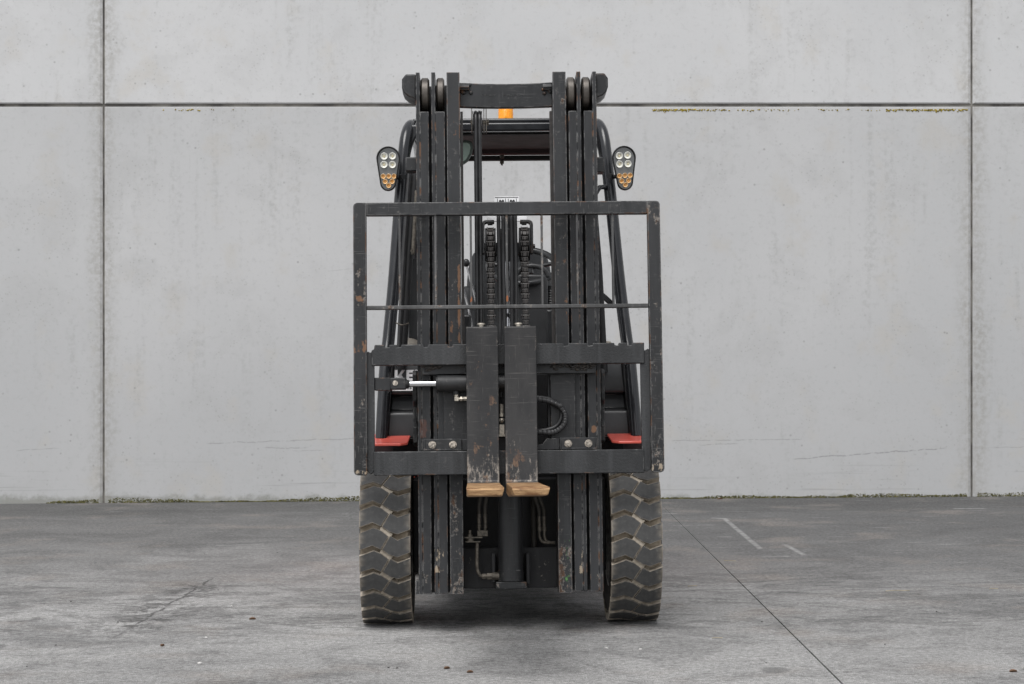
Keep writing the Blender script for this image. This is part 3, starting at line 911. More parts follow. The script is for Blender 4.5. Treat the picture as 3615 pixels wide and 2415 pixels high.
prism(bm, [(-0.048, 1.6945), (0.044, 1.6945), (0.044, 1.6968), (-0.048, 1.6968)], 0.1488, 0.1502)
obj('plate_lettering', bm, 'black_ink', np_)
boxo('plate_post', [(-0.02, 0.012, 0.105, 0.150, 1.47, 1.625)], 'mast', np_)

# --- lower mast: cross plate, main ram, lines
boxo('lower_cross_plate', (-0.184, 0.179, 0.135, 0.155, 0.168, 0.323), 'under', truck, True, 0.003)
bm = BM()
cyl(bm, (-0.0025, 0.08, 0.197), (-0.0025, 0.08, 1.05), 0.0475, seg=40)
cyl(bm, (-0.0025, 0.08, 0.197), (-0.0025, 0.08, 0.238), 0.0492, seg=40)
ram = obj('lift_ram', bm, 'inner', truck, True)
boxo('ram_foot', (-0.060, 0.0565, 0.03, 0.135, 0.168, 0.195), 'mast', ram, bevel=0.003)
boxo('ram_ear', (-0.076, -0.061, 0.07, 0.135, 0.19, 0.304), 'under', ram, bevel=0.004)
boxo('ram_ear', (0.0565, 0.0715, 0.07, 0.135, 0.183, 0.302), 'under', ram, bevel=0.004)
bm = BM()
tube(bm, smooth_path([(-0.130, 0.075, 0.345), (-0.131, 0.075, 0.30), (-0.131, 0.075, 0.25), (-0.122, 0.075, 0.222), (-0.105, 0.075, 0.216), (-0.09, 0.075, 0.216)], 6), 0.0068, 12)
obj('steel_line', bm, 'zinc_dirty', truck, True)
bm = BM()
cyl(bm, (-0.112, 0.075, 0.216), (-0.098, 0.075, 0.216), 0.011, seg=6)
cyl(bm, (-0.095, 0.075, 0.216), (-0.074, 0.075, 0.216), 0.0135, seg=6)
cyl(bm, (-0.074, 0.075, 0.216), (-0.045, 0.075, 0.216), 0.0155, seg=16)
obj('line_fitting', bm, 'zinc_dirty', truck, True)
bm = BM()
bx(bm, -0.179, -0.110, 0.06, 0.10, 0.362, 0.367); bx(bm, -0.175, -0.118, 0.06, 0.10, 0.346, 0.350)
cyl(bm, (-0.158, 0.08, 0.352), (-0.158, 0.08, 0.392), 0.006, seg=10); hexhead(bm, (-0.158, 0.08, 0.367), 0.010, 0.008, 'z')
cyl(bm, (-0.158, 0.08, 0.350), (-0.158, 0.08, 0.362), 0.016, seg=14)
obj('line_bracket', bm, 'zinc_dirty', truck, True)
bm = BM(); bx(bm, -0.130, -0.0885, 0.085, 0.115, 0.368, 0.391)
blk = obj('tee_block', bm, 'zinc_dirty', truck, True, 0.002)
for x, xt in ((-0.122, -0.112), (-0.0985, -0.088)):
    bm = BM()
    cyl(bm, (x, 0.10, 0.39), (x, 0.10, 0.402), 0.006, seg=10); cyl(bm, (x, 0.10, 0.400), (x, 0.10, 0.414), 0.0088, seg=6)
    cyl(bm, (x, 0.10, 0.416), (x, 0.10, 0.454), 0.0078, seg=14)
    obj('hose_fitting', bm, 'zinc_dirty', blk)
    bm = BM(); tube(bm, smooth_path([(x, 0.10, 0.45), (x + 0.001, 0.10, 0.49), (xt, 0.11, 0.54), (xt + 0.01, 0.13, 0.64), (xt + 0.01, 0.14, 0.72)], 6), 0.0072, 10)
    obj('hydraulic_hose', bm, 'hose_dusty', truck, True)
for x, xt in ((0.112, 0.088), (0.131, 0.105)):
    dx = 0.0 if x < 0.12 else 0.0
    bm = BM()
    cyl(bm, (x, 0.15, 0.385), (x, 0.15, 0.402), 0.0085, seg=6); cyl(bm, (x, 0.15, 0.403), (x, 0.15, 0.442), 0.0075, seg=14)
    f = obj('hose_fitting', bm, 'zinc_dirty', truck, True)
    bm = BM(); tube(bm, smooth_path([(x, 0.15, 0.44), (x - 0.002, 0.15, 0.47), (xt, 0.16, 0.55), (xt - 0.012, 0.17, 0.66)], 6), 0.0072, 10)
    obj('hydraulic_hose', bm, 'hose_dusty', truck, True)
    bm = BM(); tube(bm, smooth_path([(x, 0.15, 0.387), (x, 0.15, 0.365), (x + 0.008, 0.15, 0.347), (x + 0.025, 0.15, 0.340), (0.172, 0.15, 0.340)], 6), 0.0058, 10)
    obj('steel_line', bm, 'zinc_dirty', f)
bm = BM(); cyl(bm, (0.092, 0.20, 0.30), (0.092, 0.20, 0.62), 0.011, seg=14)
obj('hydraulic_hose', bm, 'hose_dusty', truck, True)

# --- carriage
YP0, YP1 = -0.092, -0.058
def notched(x0, x1, z0, z1, notches, d=0.009, w=0.0175):
    pts = [(x0 + 0.008, z0), (x1, z0), (x1, z1)]
    for n in sorted(notches, reverse=True):
        pts += [(n + w / 2, z1), (n + w / 2 - 0.001, z1 - d), (n - w / 2 + 0.002, z1 - d - 0.0015), (n - w / 2, z1)]
    pts += [(x0 + 0.012, z1), (x0 + 0.010, z1 - 0.016), (x0, z1 - 0.022), (x0, z0 + 0.004)]
    return pts
bm = BM(); prism(bm, notched(-0.524, 0.5095, 1.0165, 1.095, (-0.465, -0.420, -0.319, -0.2255, 0.212, 0.3045, 0.4045, 0.4525)), YP0, YP1)
up = obj('carriage_plate', bm, 'plate', truck, True, 0.003)
bm = BM(); prism(bm, [(-0.517, 0.602), (0.5025, 0.602), (0.5025, 0.691), (-0.517, 0.691)], YP0, YP1)
lo = obj('carriage_plate', bm, 'plate', truck, True, 0.003)
for (x0, x1) in ((-0.5425, -0.5135), (0.4945, 0.5305)):
    bm = BM()
    cx = (x0 + x1) / 2
    jag = [(x1, 1.066 + random.uniform(-.004, .004)), (x1 - 0.006, 1.073), (cx, 1.066), (x0 + 0.004, 1.071), (x0, 1.064)]
    jb = [(x0, 0.625), (x0 + 0.006, 0.612), (cx, 0.606), (x1 - 0.004, 0.616), (x1, 0.63)]
    prism(bm, jag + jb, YP0 + 0.008, YP1 - 0.004)
    obj('side_plate', bm, 'plate', truck, True, 0.002)
    # weld bead where it meets the upper plate
    bm = BM()
    xw = x1 if x0 < 0 else x0
    tube(bm, [Vector((xw + random.uniform(-.0015, .0015), YP0 + 0.006, 1.02 + 0.046 * k / 12)) for k in range(13)], 0.005, 7, rfun=lambda i: random.uniform(0.7, 1.25))
    obj('weld_bead', bm, 'plate', up)
boxo('hook_bar', (-0.332, 0.328, YP1, -0.020, 0.983, 1.018), 'plate', truck, True, 0.003)
# lumps of old grease squeezed out above the hook bar
for (xa, xb, n) in ((-0.328, -0.255, 26), (0.150, 0.195, 10), (0.215, 0.322, 40)):
    bm = BM()
    for k in range(n):
        x = random.uniform(xa, xb)
        z = 1.016 - random.random() ** 1.5 * 0.016 * (0.4 + sin(pi * (x - xa) / (xb - xa)))
        mt = Matrix.Translation((x, -0.060, z)) @ Matrix.Rotation(random.uniform(-0.6, 0.6), 4, 'Y') @ Matrix.Diagonal((random.uniform(.006, .013), .004, random.uniform(.0025, .006), 1))
        bmesh.ops.create_icosphere(bm, subdivisions=2, radius=1, matrix=mt)
    for v in bm.verts:
        v.co += mnoise.noise_vector(v.co * 140) * 0.0022
    obj('grease_lump', bm, 'grease', truck, True, smooth=70)
# inner uprights of the carriage
boxo('carriage_upright', (-0.254, -0.155, -0.022, -0.002, 0.70, 0.984), 'inner', truck, True, 0.002)
boxo('carriage_upright', (0.154, 0.2485, -0.022, -0.002, 0.70, 0.984), 'inner', truck, True, 0.002)
boxo('carriage_web', (0.143, 0.1525, -0.015, 0.06, 0.72, 0.984), 'under', truck, True, 0.002)
# lower claws with their bolts
for (x0, x1, bxs) in ((-0.330, -0.186, (-0.297, -0.219)), (0.186, 0.328, (0.218, 0.295))):
    cl = boxo('lower_claw', [(x0, x1, -0.056, -0.022, 0.6935, 0.7385)], 'inner', truck, True, 0.002)
    fr_ = 0.006
    bm = BM()
    bx(bm, x0, x0 + fr_, -0.0600, -0.056, 0.6935, 0.7375); bx(bm, x1 - fr_, x1, -0.0600, -0.056, 0.6935, 0.7375)
    bx(bm, x0 + fr_, x1 - fr_, -0.0605, -0.056, 0.6935, 0.700)
    obj('claw_rim', bm, 'inner', cl, bevel=0.0015)
    for b in bxs:
        bm = BM(); hexhead(bm, (b, -0.056, 0.716), 0.0122, 0.009); cyl(bm, (b, -0.056, 0.716), (b, -0.058, 0.716), 0.0145, seg=20)
        obj('claw_bolt', bm, 'bolt', cl)
bm = BM(); prism(bm, [(-0.186, 0.6935), (-0.10, 0.6935), (-0.10, 0.716), (-0.15, 0.737), (-0.186, 0.737)], -0.050, -0.024)
obj('lower_brace', bm, 'inner', truck, True, 0.002)
bm = BM(); prism(bm, [(0.186, 0.6935), (0.10, 0.6935), (0.10, 0.714), (0.121, 0.716), (0.136, 0.737), (0.186, 0.737)], -0.050, -0.024)
obj('lower_brace', bm, 'inner', truck, True, 0.002)

# side-shift cylinder
boxo('shift_lug', (-0.5135, -0.452, -0.074, -0.052, 0.923, 0.972), 'inner', truck, True, 0.003)
bm = BM(); bx(bm, -0.4555, -0.394, -0.080, -0.046, 0.926, 0.971)
cv = obj('shift_clevis', bm, 'inner', truck, True, 0.005, 3)
bm = BM(); cyl(bm, (-0.435, -0.080, 0.950), (-0.435, -0.0835, 0.950), 0.0105, 0.0098, seg=24)
obj('clevis_pin', bm, 'bolt', cv)
bm = BM(); cyl(bm, (-0.394, -0.06, 0.948), (-0.381, -0.06, 0.948), 0.0165, 0.013, seg=20); cyl(bm, (-0.40, -0.06, 0.948), (-0.391, -0.06, 0.948), 0.0185, seg=20)
obj('rod_neck', bm, 'dark', cv)
bm = BM(); cyl(bm, (-0.384, -0.06, 0.948), (-0.27, -0.06, 0.948), 0.0118, seg=28)
obj('shift_rod', bm, 'chrome', truck, True)
bm = BM(); cyl(bm, (-0.277, -0.061, 0.948), (0.07, -0.061, 0.948), 0.0315, seg=36); cyl(bm, (-0.282, -0.061, 0.948), (-0.270, -0.061, 0.948), 0.026, seg=36)
cyl(bm, (-0.204, -0.061, 0.92), (-0.204, -0.061, 0.905), 0.012, seg=14)
cylb = obj('shift_cylinder', bm, 'inner', truck, True, 0.002)
bm = BM()
cyl(bm, (-0.204, -0.061, 0.907), (-0.204, -0.061, 0.899), 0.0095, seg=6)
cyl(bm, (-0.204, -0.061, 0.900), (-0.204, -0.061, 0.884), 0.007, seg=12); bx(bm, -0.2115, -0.196, -0.069, -0.053, 0.8815, 0.896)
cyl(bm, (-0.198, -0.061, 0.889), (-0.160, -0.061, 0.889), 0.006, seg=12); cyl(bm, (-0.190, -0.061, 0.889), (-0.182, -0.061, 0.889), 0.0092, seg=6); cyl(bm, (-0.178, -0.061, 0.889), (-0.155, -0.061, 0.889), 0.0085, seg=6)
obj('elbow_fitting', bm, 'zinc', cylb)
# looped hoses by the right fork
loop = smooth_path([(0.07, -0.058, 0.884), (0.11, -0.058, 0.884), (0.150, -0.056, 0.877), (0.184, -0.053, 0.860), (0.204, -0.05, 0.835), (0.2085, -0.05, 0.812), (0.201, -0.05, 0.787), (0.178, -0.052, 0.766), (0.150, -0.054, 0.758), (0.11, -0.056, 0.760), (0.07, -0.056, 0.762)], 12)
bm = BM(); tube(bm, loop, 0.0108, 14, rfun=lambda i: 0.90 if i % 5 == 0 else 1.02)
obj('wrapped_hose', bm, 'hose', truck, True, smooth=0)
loop2 = smooth_path([(0.07, -0.04, 0.894), (0.12, -0.04, 0.892), (0.165, -0.038, 0.880), (0.192, -0.036, 0.850), (0.193, -0.036, 0.815), (0.175, -0.036, 0.785), (0.14, -0.038, 0.770), (0.09, -0.04, 0.765)], 8)
bm = BM(); tube(bm, loop2, 0.008, 12)
obj('hydraulic_hose', bm, 'hose', truck, True)
bm = BM(); bx(bm, 0.180, 0.198, -0.066, -0.060, 0.855, 0.867)
obj('hose_clip', bm, 'hose', truck, True, 0.002)
# fitting between the forks
bm = BM()
cyl(bm, (-0.033, -0.06, 0.868), (-0.033, -0.06, 0.832), 0.0068, seg=14); cyl(bm, (-0.033, -0.06, 0.832), (-0.033, -0.06, 0.82), 0.0085, seg=6); bmesh.ops.create_icosphere(bm, subdivisions=2, radius=0.011, matrix=Matrix.Translation((-0.033, -0.06, 0.806)))
bx(bm, -0.042, -0.024, -0.07, -0.05, 0.752, 0.790); bx(bm, -0.044, -0.022, -0.07, -0.05, 0.745, 0.752)
obj('elbow_fitting', bm, 'zinc', truck, True)
boxo('carriage_web', (-0.05, -0.015, -0.05, -0.02, 0.62, 0.745), 'under', truck, True)
boxo('carriage_web', (-0.05, -0.015, -0.05, -0.02, 0.984, 1.09), 'under', truck, True)

# --- load backrest
bm = BM()
prism(bm, [(-0.541, 1.588), (0.529, 1.588), (0.529, 1.6375), (-0.541, 1.6375)], -0.100, -0.065)
rest = obj('backrest_rail', bm, 'rail', truck, True, 0.003)
for (x0, x1) in ((-0.591, -0.5412), (0.5292, 0.5775)):
    bm = BM()
    c = 0.013
    xo, xi = (x0, x1) if x0 < 0 else (x1, x0)
    s = 1 if x0 < 0 else -1
    prism(bm, [(xi, 1.6375), (xo + s * c, 1.6375), (xo + s * 0.004, 1.6335), (xo, 1.6375 - c), (xo, 0.603 + c), (xo + s * 0.004, 0.607), (xo + s * c, 0.603), (xi - s * 0.006, 0.603), (xi, 0.609)], -0.1005, -0.0645)
    obj('backrest_upright', bm, 'frame', truck, True, 0.0025)
boxo('backrest_crossbar', (-0.541, 0.529, -0.096, -0.070, 1.229, 1.2435), 'bar', truck, True, 0.0025)
for x in (-0.4155, -0.279, -0.1445, -0.008, 0.126, 0.2605, 0.396):
    bm = BM(); bx(bm, x - 0.0042, x + 0.0042, -0.0935, -0.068, 1.240, 1.592)
    obj('backrest_bar', bm, 'bar', truck, True, 0.0015)

# --- forks
def fork(x0, x1):
    bm = BM()
    # side outline (y, z): shank front, heel, blade, tip, underside, shank back
    yf, yb, zt_, t = -0.140, -0.100, 1.157, 0.040
    zh = 0.570
    yT, zT = -1.262, 0.5355
    out = [(yb, zt_), (yf + 0.004, zt_), (yf, zt_ - 0.004)]
    rI = 0.012
    out += [(yf - rI * (1 - cos(a)), zh + rI - rI * sin(a)) for a in (0.0, 0.5, 1.0, 1.45)]
    # blade top to the tip
    out += [(-0.6, zh - (0.57 - 0.5355) * (0.6 - 0.14) / 1.122), (yT + 0.012, zT + 0.0008), (yT, zT - 0.006)]
    out += [(yT + 0.004, zT - 0.026), (-0.9, 0.5115), (-0.6, 0.513)]
    rO = 0.05
    cyc, czc = yb - rO, 0.531 + rO
    out += [(cyc + rO * sin(a), czc - rO * cos(a)) for a in (0.0, 0.4, 0.8, 1.2, 1.57)]
    prism(bm, out, x0, x1, 'yz')
    # chamfer the lower corners of the tip
    for v in bm.verts:
        if v.co.y < -1.2 and v.co.z < zT - 0.02:
            c = (x0 + x1) / 2
            v.co.x = c + (v.co.x - c) * 0.89
    return obj('fork', bm, 'fork', truck, True, 0.0028, 2)
f1 = fork(-0.1655, -0.0455)
f2 = fork(-0.0215, 0.0985)
for f, xs in ((f1, -0.108), (f2, 0.033)):
    bm = BM()
    cyl(bm, (xs, -0.085, 1.10), (xs, -0.085, 1.168), 0.010, seg=16); cyl(bm, (xs, -0.085, 1.168), (xs, -0.085, 1.174), 0.0155, 0.0145, seg=20)
    obj('fork_pin', bm, 'zinc', f)

# --- wheels
R_T, W_T = 0.335, 0.198
NL = 24
PA = 2 * pi / NL
def block_mesh(name, poly, strip=None):
    bm = BM()
    vs = [bm.verts.new((u, s, 0)) for u, s in poly]
    bm.faces.new(vs)
    for k in range(-1, 6):
        bmesh.ops.bisect_plane(bm, geom=bm.verts[:] + bm.edges[:] + bm.faces[:], plane_co=(0, k * 0.22, 0), plane_no=(0, 1, 0))
    fs = bm.faces[:]
    cu = sum(p[0] for p in poly) / len(poly); cs = sum(p[1] for p in poly) / len(poly)
    bnd = [e for e in bm.edges if len(e.link_faces) == 1]
    ext = bmesh.ops.extrude_edge_only(bm, edges=bnd)
    newv = [g for g in ext['geom'] if isinstance(g, bmesh.types.BMVert)]
    for v in newv:
        v.co.z = -1
        v.co.x = cu + (v.co.x - cu) * 1.01
        v.co.y = cs + (v.co.y - cs) * 1.03
    if strip:                                  # shallow dust-packed sipe to the neighbouring block
        for st in strip:
            prism(bm, st, -0.9, -0.25, 'xy')
    for v in bm.verts:
        u, s, d = v.co
        uu = min(1.02, max(-0.02, u))
        r = R_T - 0.004 * abs(2 * uu - 1) ** 5 if d > -0.1 else (R_T - 0.006 if d > -0.5 else R_T - 0.032)
        a = s * PA
        x = (uu - 0.5) * W_T
        v.co = (x, -r * cos(a), -r * sin(a))
    me = mesh_of(bm, name, 'tread', 30)
    return me
BLK_A = block_mesh('tread_block_outer', [(0.010, 0.01), (0.285, -0.235), (0.43, -0.115), (0.573, 0.14), (0.422, 0.705), (0.268, 0.535), (0.010, 0.73)], [[(0.565, 0.15), (0.615, 0.16), (0.462, 0.70), (0.412, 0.69)], [(0.40, -0.10), (0.435, -0.075), (0.565, 0.152), (0.62, 0.15), (0.66, 0.03), (0.585, -0.065), (0.462, -0.275), (0.43, -0.29)]])
BLK_B = block_mesh('tread_block_inner', [(0.609, 0.125), (0.745, 0.31), (0.990, 0.115), (0.990, 0.855), (0.745, 1.055), (0.58, 0.935), (0.457, 0.715)])
bm = BM()
hw = W_T / 2
lathe(bm, [(-hw + 0.012, 0.19), (-hw + 0.002, 0.23), (-hw + 0.001, 0.285), (-hw + 0.006, 0.300), (-hw + 0.012, R_T - 0.028), (hw - 0.012, R_T - 0.028), (hw - 0.006, 0.300), (hw - 0.001, 0.285), (hw - 0.002, 0.23), (hw - 0.012, 0.19)], 'x', 72)
TYRE = mesh_of(bm, 'tyre', 'tyre', 40)
bm = BM()
lathe(bm, [(-0.085, 0.03), (-0.03, 0.05), (-0.03, 0.17), (-0.09, 0.185), (-0.09, 0.196), (0.09, 0.196), (0.09, 0.185), (0.02, 0.17), (0.02, 0.03)], 'x', 48)
RIM = mesh_of(bm, 'rim', 'rim_steel', 35)
for k, x in enumerate((-0.482, 0.4795)):
    w = obj('wheel', TYRE, parent=truck)
    w.location = (x, 0, R_T - 0.006 - 0.001)
    w.rotation_euler = (radians(5.5 if k == 0 else -1.5), 0, 0)
    rm = obj('rim', RIM, parent=w)
    if x > 0: rm.rotation_euler = (0, 0, pi)
    for i in range(NL):
        for me in (BLK_A, BLK_B):
            o = obj('tread_block', me, parent=w)
            o.rotation_euler = (i * PA, 0, 0)
# rear wheels, hidden behind the chassis for the most part
bm = BM()
lathe(bm, [(-0.07, 0.13), (-0.08, 0.2), (-0.07, 0.262), (0.07, 0.262), (0.08, 0.2), (0.07, 0.13)], 'x', 48)
RT = mesh_of(bm, 'rear_tyre', 'tread', 40)
for x in (-0.40, 0.40):
    w = obj('rear_wheel', RT, parent=truck); w.location = (x, 1.62, 0.258 )
    bm = BM(); lathe(bm, [(-0.06, 0.02), (-0.06, 0.135), (0.06, 0.135), (0.06, 0.02)], 'x', 32)
    obj('rim', bm, 'rim_steel', w)

# --- chassis, body, counterweight
bm = BM()
bx(bm, -0.345, 0.345, 0.02, 1.75, 0.20, 0.66)
bx(bm, -0.381, 0.379, -0.06, 0.14, 0.20, 0.565)
obj('chassis', bm, 'dark', truck, bevel=0.004)
boxo('floor_plate', (-0.47, 0.47, 0.16, 0.75, 0.66, 0.70), 'dark', truck)
bm = BM()
prism(bm, [(1.25, 0.24), (2.15, 0.30), (2.2, 0.55), (2.12, 0.95), (1.35, 1.02), (1.25, 0.9)], -0.50, 0.50, 'yz')
obj('counterweight', bm, 'red', truck, bevel=0.05, seg=4)
boxo('engine_hood', (-0.42, 0.42, 0.72, 1.3, 0.55, 0.92), 'plastic', truck, bevel=0.03, seg=4)
for s in (-1, 1):
    # mast mounting plate, red inner wing, arch panel and mudguard
    x0, x1 = (-0.3735, -0.3555) if s < 0 else (0.3515, 0.3670)
    bm = BM()
    zt = 0.998
    prism(bm, [(-0.24, 0.72), (-0.12, 0.70), (-0.12, 0.96), (-0.16, zt), (-0.225, zt), (-0.24, zt - 0.015), (-0.24, 0.88), (-0.215, 0.86), (-0.215, 0.80), (-0.24, 0.78)], x0, x1, 'yz')
    obj('mast_mount', bm, 'inner', truck, bevel=0.004)
    xa = s * 0.358
    boxo('inner_wing', (min(xa, xa + s * 0.006), max(xa, xa + s * 0.006), 0.10, 0.3, 0.57, 0.712), 'red', truck)
    boxo('arch_panel', (min(s * 0.368, s * 0.555), max(s * 0.368, s * 0.555), 0.18, 0.20, 0.561, 0.715), 'wine_and_shade', truck)  # shade under the mudguard is put into this panel's near-black red
    bm = BM()
    xi, xo = s * 0.392, s * 0.568
    prism(bm, [(xi, 0.085), (xi, 0.03), (xi + s * 0.004, -0.175), (xi + s * 0.03, -0.20), (xo, -0.20), (xo, 0.085)], 0, 0.0105, 'xy')
    for v in bm.verts:
        v.co.z += 0.7065 + (v.co.y + 0.2) * 0.085
    obj('mudguard', bm, 'red', truck, bevel=0.003)

# front cowl either side: step panel with a recessed foot hold
for s in (-1, 1):
    bm = BM()
    lo_ = [(0.02, 0.725), (0.02, 0.815), (0.028, 0.829), (0.10, 0.833), (0.115, 0.893), (0.06, 0.897), (0.055, 0.912), (0.075, 1.02), (0.11, 1.085), (0.3, 1.09), (0.3, 0.725)]
    xa, xb = s * 0.345, s * 0.484
    A, B = min(xa, xb), max(xa, xb)
    prism(bm, lo_, A, B, 'yz')
    for v in bm.verts:
        if abs(v.co.x) > 0.4:
            v.co.x -= s * (v.co.z - 0.725) * 0.085
    cw = obj('front_cowl', bm, 'plastic', truck, bevel=0.006, seg=3)
    # side fillet that closes the recess
    bm = BM()
    prism(bm, [(0.012, 0.725), (0.012, 0.83), (0.05, 0.9), (0.045, 1.02), (0.11, 1.085), (0.3, 1.085), (0.3, 0.725)], min(s * 0.483, s * 0.502), max(s * 0.483, s * 0.502), 'yz')
    for v in bm.verts:
        v.co.x -= s * (v.co.z - 0.725) * 0.085
    obj('cowl_edge', bm, 'plastic', cw, bevel=0.004)
    if s < 0:
        def front(z): return 0.055 + (z - 0.912) / 0.108 * 0.020 - 0.0025
        def lay(polys, name, mat, off=0.0):
            bm = BM()
            for pl in polys:
                f_ = [bm.verts.new((x, front(z) - off, z)) for x, z in pl]
                b_ = [bm.verts.new((x, front(z) + 0.004, z)) for x, z in pl]
                bm.faces.new(f_); bm.faces.new(b_[::-1])
                for i in range(len(pl)):
                    bm.faces.new((f_[i], b_[i], b_[(i + 1) % len(pl)], f_[(i + 1) % len(pl)]))
            return obj(name, bm, mat, cw, smooth=0)
        zl, zh_ = 0.953, 0.9965
        def R_(x0, x1, z0, z1): return [(x0, z0), (x1, z0), (x1, z1), (x0, z1)]
        K = [R_(-0.4545, -0.4430, zl, zh_), [(-0.4430, 0.970), (-0.4250, zh_), (-0.4120, zh_), (-0.4430, 0.957)][::-1][0:4],
             [(-0.4400, 0.974), (-0.4240, zl), (-0.4100, zl), (-0.4330, 0.984)]]
        Ee = [R_(-0.4075, -0.3965, zl, zh_), R_(-0.3965, -0.3775, zh_ - 0.0105, zh_), R_(-0.3965, -0.3795, 0.9700, 0.9800), R_(-0.3965, -0.3775, zl, zl + 0.0105)]
        Yy = [[(-0.3745, zh_), (-0.3635, zh_), (-0.3545, 0.979), (-0.3600, 0.972)], [(-0.3465, 0.979), (-0.3385 + 0.0, zh_), (-0.3275, zh_), (-0.3420, 0.972)], R_(-0.3570, -0.3455, zl, 0.978)]
        lay(K + Ee + Yy, 'sign_lettering', 'white')
        lay([R_(-0.4645, -0.35, 0.9135, 0.9365)], 'sign_strip', 'white')
        S_ = [R_(-0.4040, -0.4015, 0.9205, 0.9295), R_(-0.4015, -0.3965, 0.9275, 0.9295), R_(-0.4015, -0.3970, 0.9242, 0.9260), R_(-0.4015, -0.3965, 0.9205, 0.9225),
              R_(-0.3945, -0.3870, 0.9275, 0.9297), R_(-0.3945, -0.3918, 0.9258, 0.9275), R_(-0.3945, -0.3870, 0.9240, 0.9260), R_(-0.3895, -0.3870, 0.9222, 0.9240), R_(-0.3945, -0.3870, 0.9203, 0.9224)]
        lay(S_, 'strip_lettering', 'black_ink', 0.0008)
        bm = BM(); cyl(bm, (-0.4215, front(1.007), 1.007), (-0.4215, front(1.007) - 0.002, 1.007), 0.003, seg=10)
        obj('sign_rivet', bm, 'dark', cw)
# dashboard and firewall behind the mast
boxo('dashboard', [(-0.36, 0.36, 0.30, 0.42, 0.66, 1.06), (-0.345, 0.345, 0.14, 0.31, 0.66, 0.98)], 'dark', truck, bevel=0.01)
bm = BM()
mt = Matrix.Translation((-0.40, 0.22, 1.085)) @ Matrix.Diagonal((0.055, 0.06, 0.042, 1))
bmesh.ops.create_uvsphere(bm, u_segments=24, v_segments=12, radius=1, matrix=mt)
obj('dash_cap', bm, 'beige', truck)
boxo('dash_cap', (0.345, 0.425, 0.16, 0.28, 1.07, 1.105), 'beige', truck, bevel=0.01, seg=3)

# --- overhead guard
GP = {}
for s in (-1, 1):
    pts = [(s * 0.506, -0.03, 0.722), (s * 0.491, 0.06, 1.01), (s * 0.479, 0.11, 1.13), (s * 0.459, 0.19, 1.36), (s * 0.434, 0.275, 1.70), (s * 0.421, 0.315, 1.86)]
    pts += [(s * 0.413, 0.345, 1.945), (s * 0.403, 0.39, 1.993), (s * 0.392, 0.46, 2.015), (s * 0.385, 0.65, 2.022), (s * 0.383, 1.0, 2.020), (s * 0.383, 1.35, 2.008), (s * 0.385, 1.50, 1.985), (s * 0.39, 1.58, 1.92), (s * 0.42, 1.72, 1.45), (s * 0.44, 1.85, 0.98)]
    bm = BM()
    tube(bm, smooth_path(pts, 6), 0.032, 16, rx=0.0245)
    GP[s] = obj('guard_leg', bm, 'guard', truck)
    # raised edge strip down the inner side of the front leg
    bm = BM()
    st = [(p[0] - s * 0.021, p[1] - 0.018, p[2]) for p in pts[1:6]]
    tube(bm, smooth_path(st, 6), 0.006, 8)
    obj('leg_trim', bm, 'guard', GP[s])
    # gusset at the top corner
    bm = BM()
    n = 8
    arc = [(s * (0.398 - 0.085 * (1 - cos(a))), 1.845 + 0.155 * sin(a)) for a in [pi / 2 * k / n for k in range(n + 1)]]
    prism(bm, [(s * 0.414, 1.86), (s * 0.409, 1.985), (s * 0.39, 2.015), (s * 0.312, 2.015)] + arc[::-1], 0.375, 0.415)
    obj('guard_gusset', bm, 'guard', GP[s], bevel=0.008, seg=3)
boxo('roof_front_bar', [(-0.39, 0.39, 0.42, 0.475, 1.991, 2.027), (-0.385, 0.385, 0.438, 0.50, 2.027, 2.047)], 'guard', truck, bevel=0.008, seg=3)
boxo('roof_panel', (-0.38, 0.38, 0.475, 1.40, 2.012, 2.022), 'roofliner', truck)
boxo('roof_rib', [(-0.38, 0.38, 0.50, 0.545, 1.985, 2.012)], 'roofliner', truck)
boxo('roof_rear_bar', [(-0.38, 0.38, 1.40, 1.45, 1.989, 2.025)], 'wine_and_shade', truck, bevel=0.006)
boxo('roof_rear_lip', [(-0.38, 0.38, 1.452, 1.50, 1.9665, 1.989)], 'roofliner', truck, bevel=0.003)
bm = BM(); hexhead(bm, (0.006, 1.475, 1.952), 0.010, 0.012, 'z'); cyl(bm, (0.006, 1.475, 1.944), (0.006, 1.475, 1.985), 0.005, seg=10); cyl(bm, (0.006, 1.44, 1.99), (0.006, 1.44, 1.975), 0.011, seg=6)
obj('roof_bolt', bm, 'zinc_dirty', truck)
# beacon on the roof
bm = BM(); cyl(bm, (0.021, 1.2, 2.02), (0.021, 1.2, 2.075), 0.045, seg=32)
bcn = obj('beacon_base', bm, 'plastic', truck)
bm = BM()
lathe(bm, [(2.075, 0.002), (2.075, 0.0365), (2.19, 0.0335), (2.205, 0.026), (2.212, 0.002)], 'z', 40, (0.021, 1.2, 0))
obj('beacon_lens', bm, 'beacon', bcn)
bm = BM(); cyl(bm, (0.021, 1.164, 2.137), (0.021, 1.158, 2.137), 0.006, seg=12)
obj('beacon_screw', bm, 'beacon', bcn)
# mirror under the roof
bm = BM()
mp = [(-0.30, 1.968), (-0.15, 1.968), (-0.135, 1.96), (-0.131, 1.94), (-0.137, 1.91), (-0.155, 1.878), (-0.185, 1.858), (-0.30, 1.85)]
prism(bm, mp, 0.56, 0.60)
bx(bm, -0.21, -0.19, 0.57, 0.59, 1.95, 2.01)
mr = obj('mirror', bm, 'mirror_shell', truck, bevel=0.006, seg=3)
bm = BM(); c0 = (-0.215, 1.915)
prism(bm, [(c0[0] + (a - c0[0]) * 0.86, c0[1] + (b - c0[1]) * 0.80) for a, b in mp], 0.557, 0.562)
obj('mirror_glass', bm, 'mirror', mr)

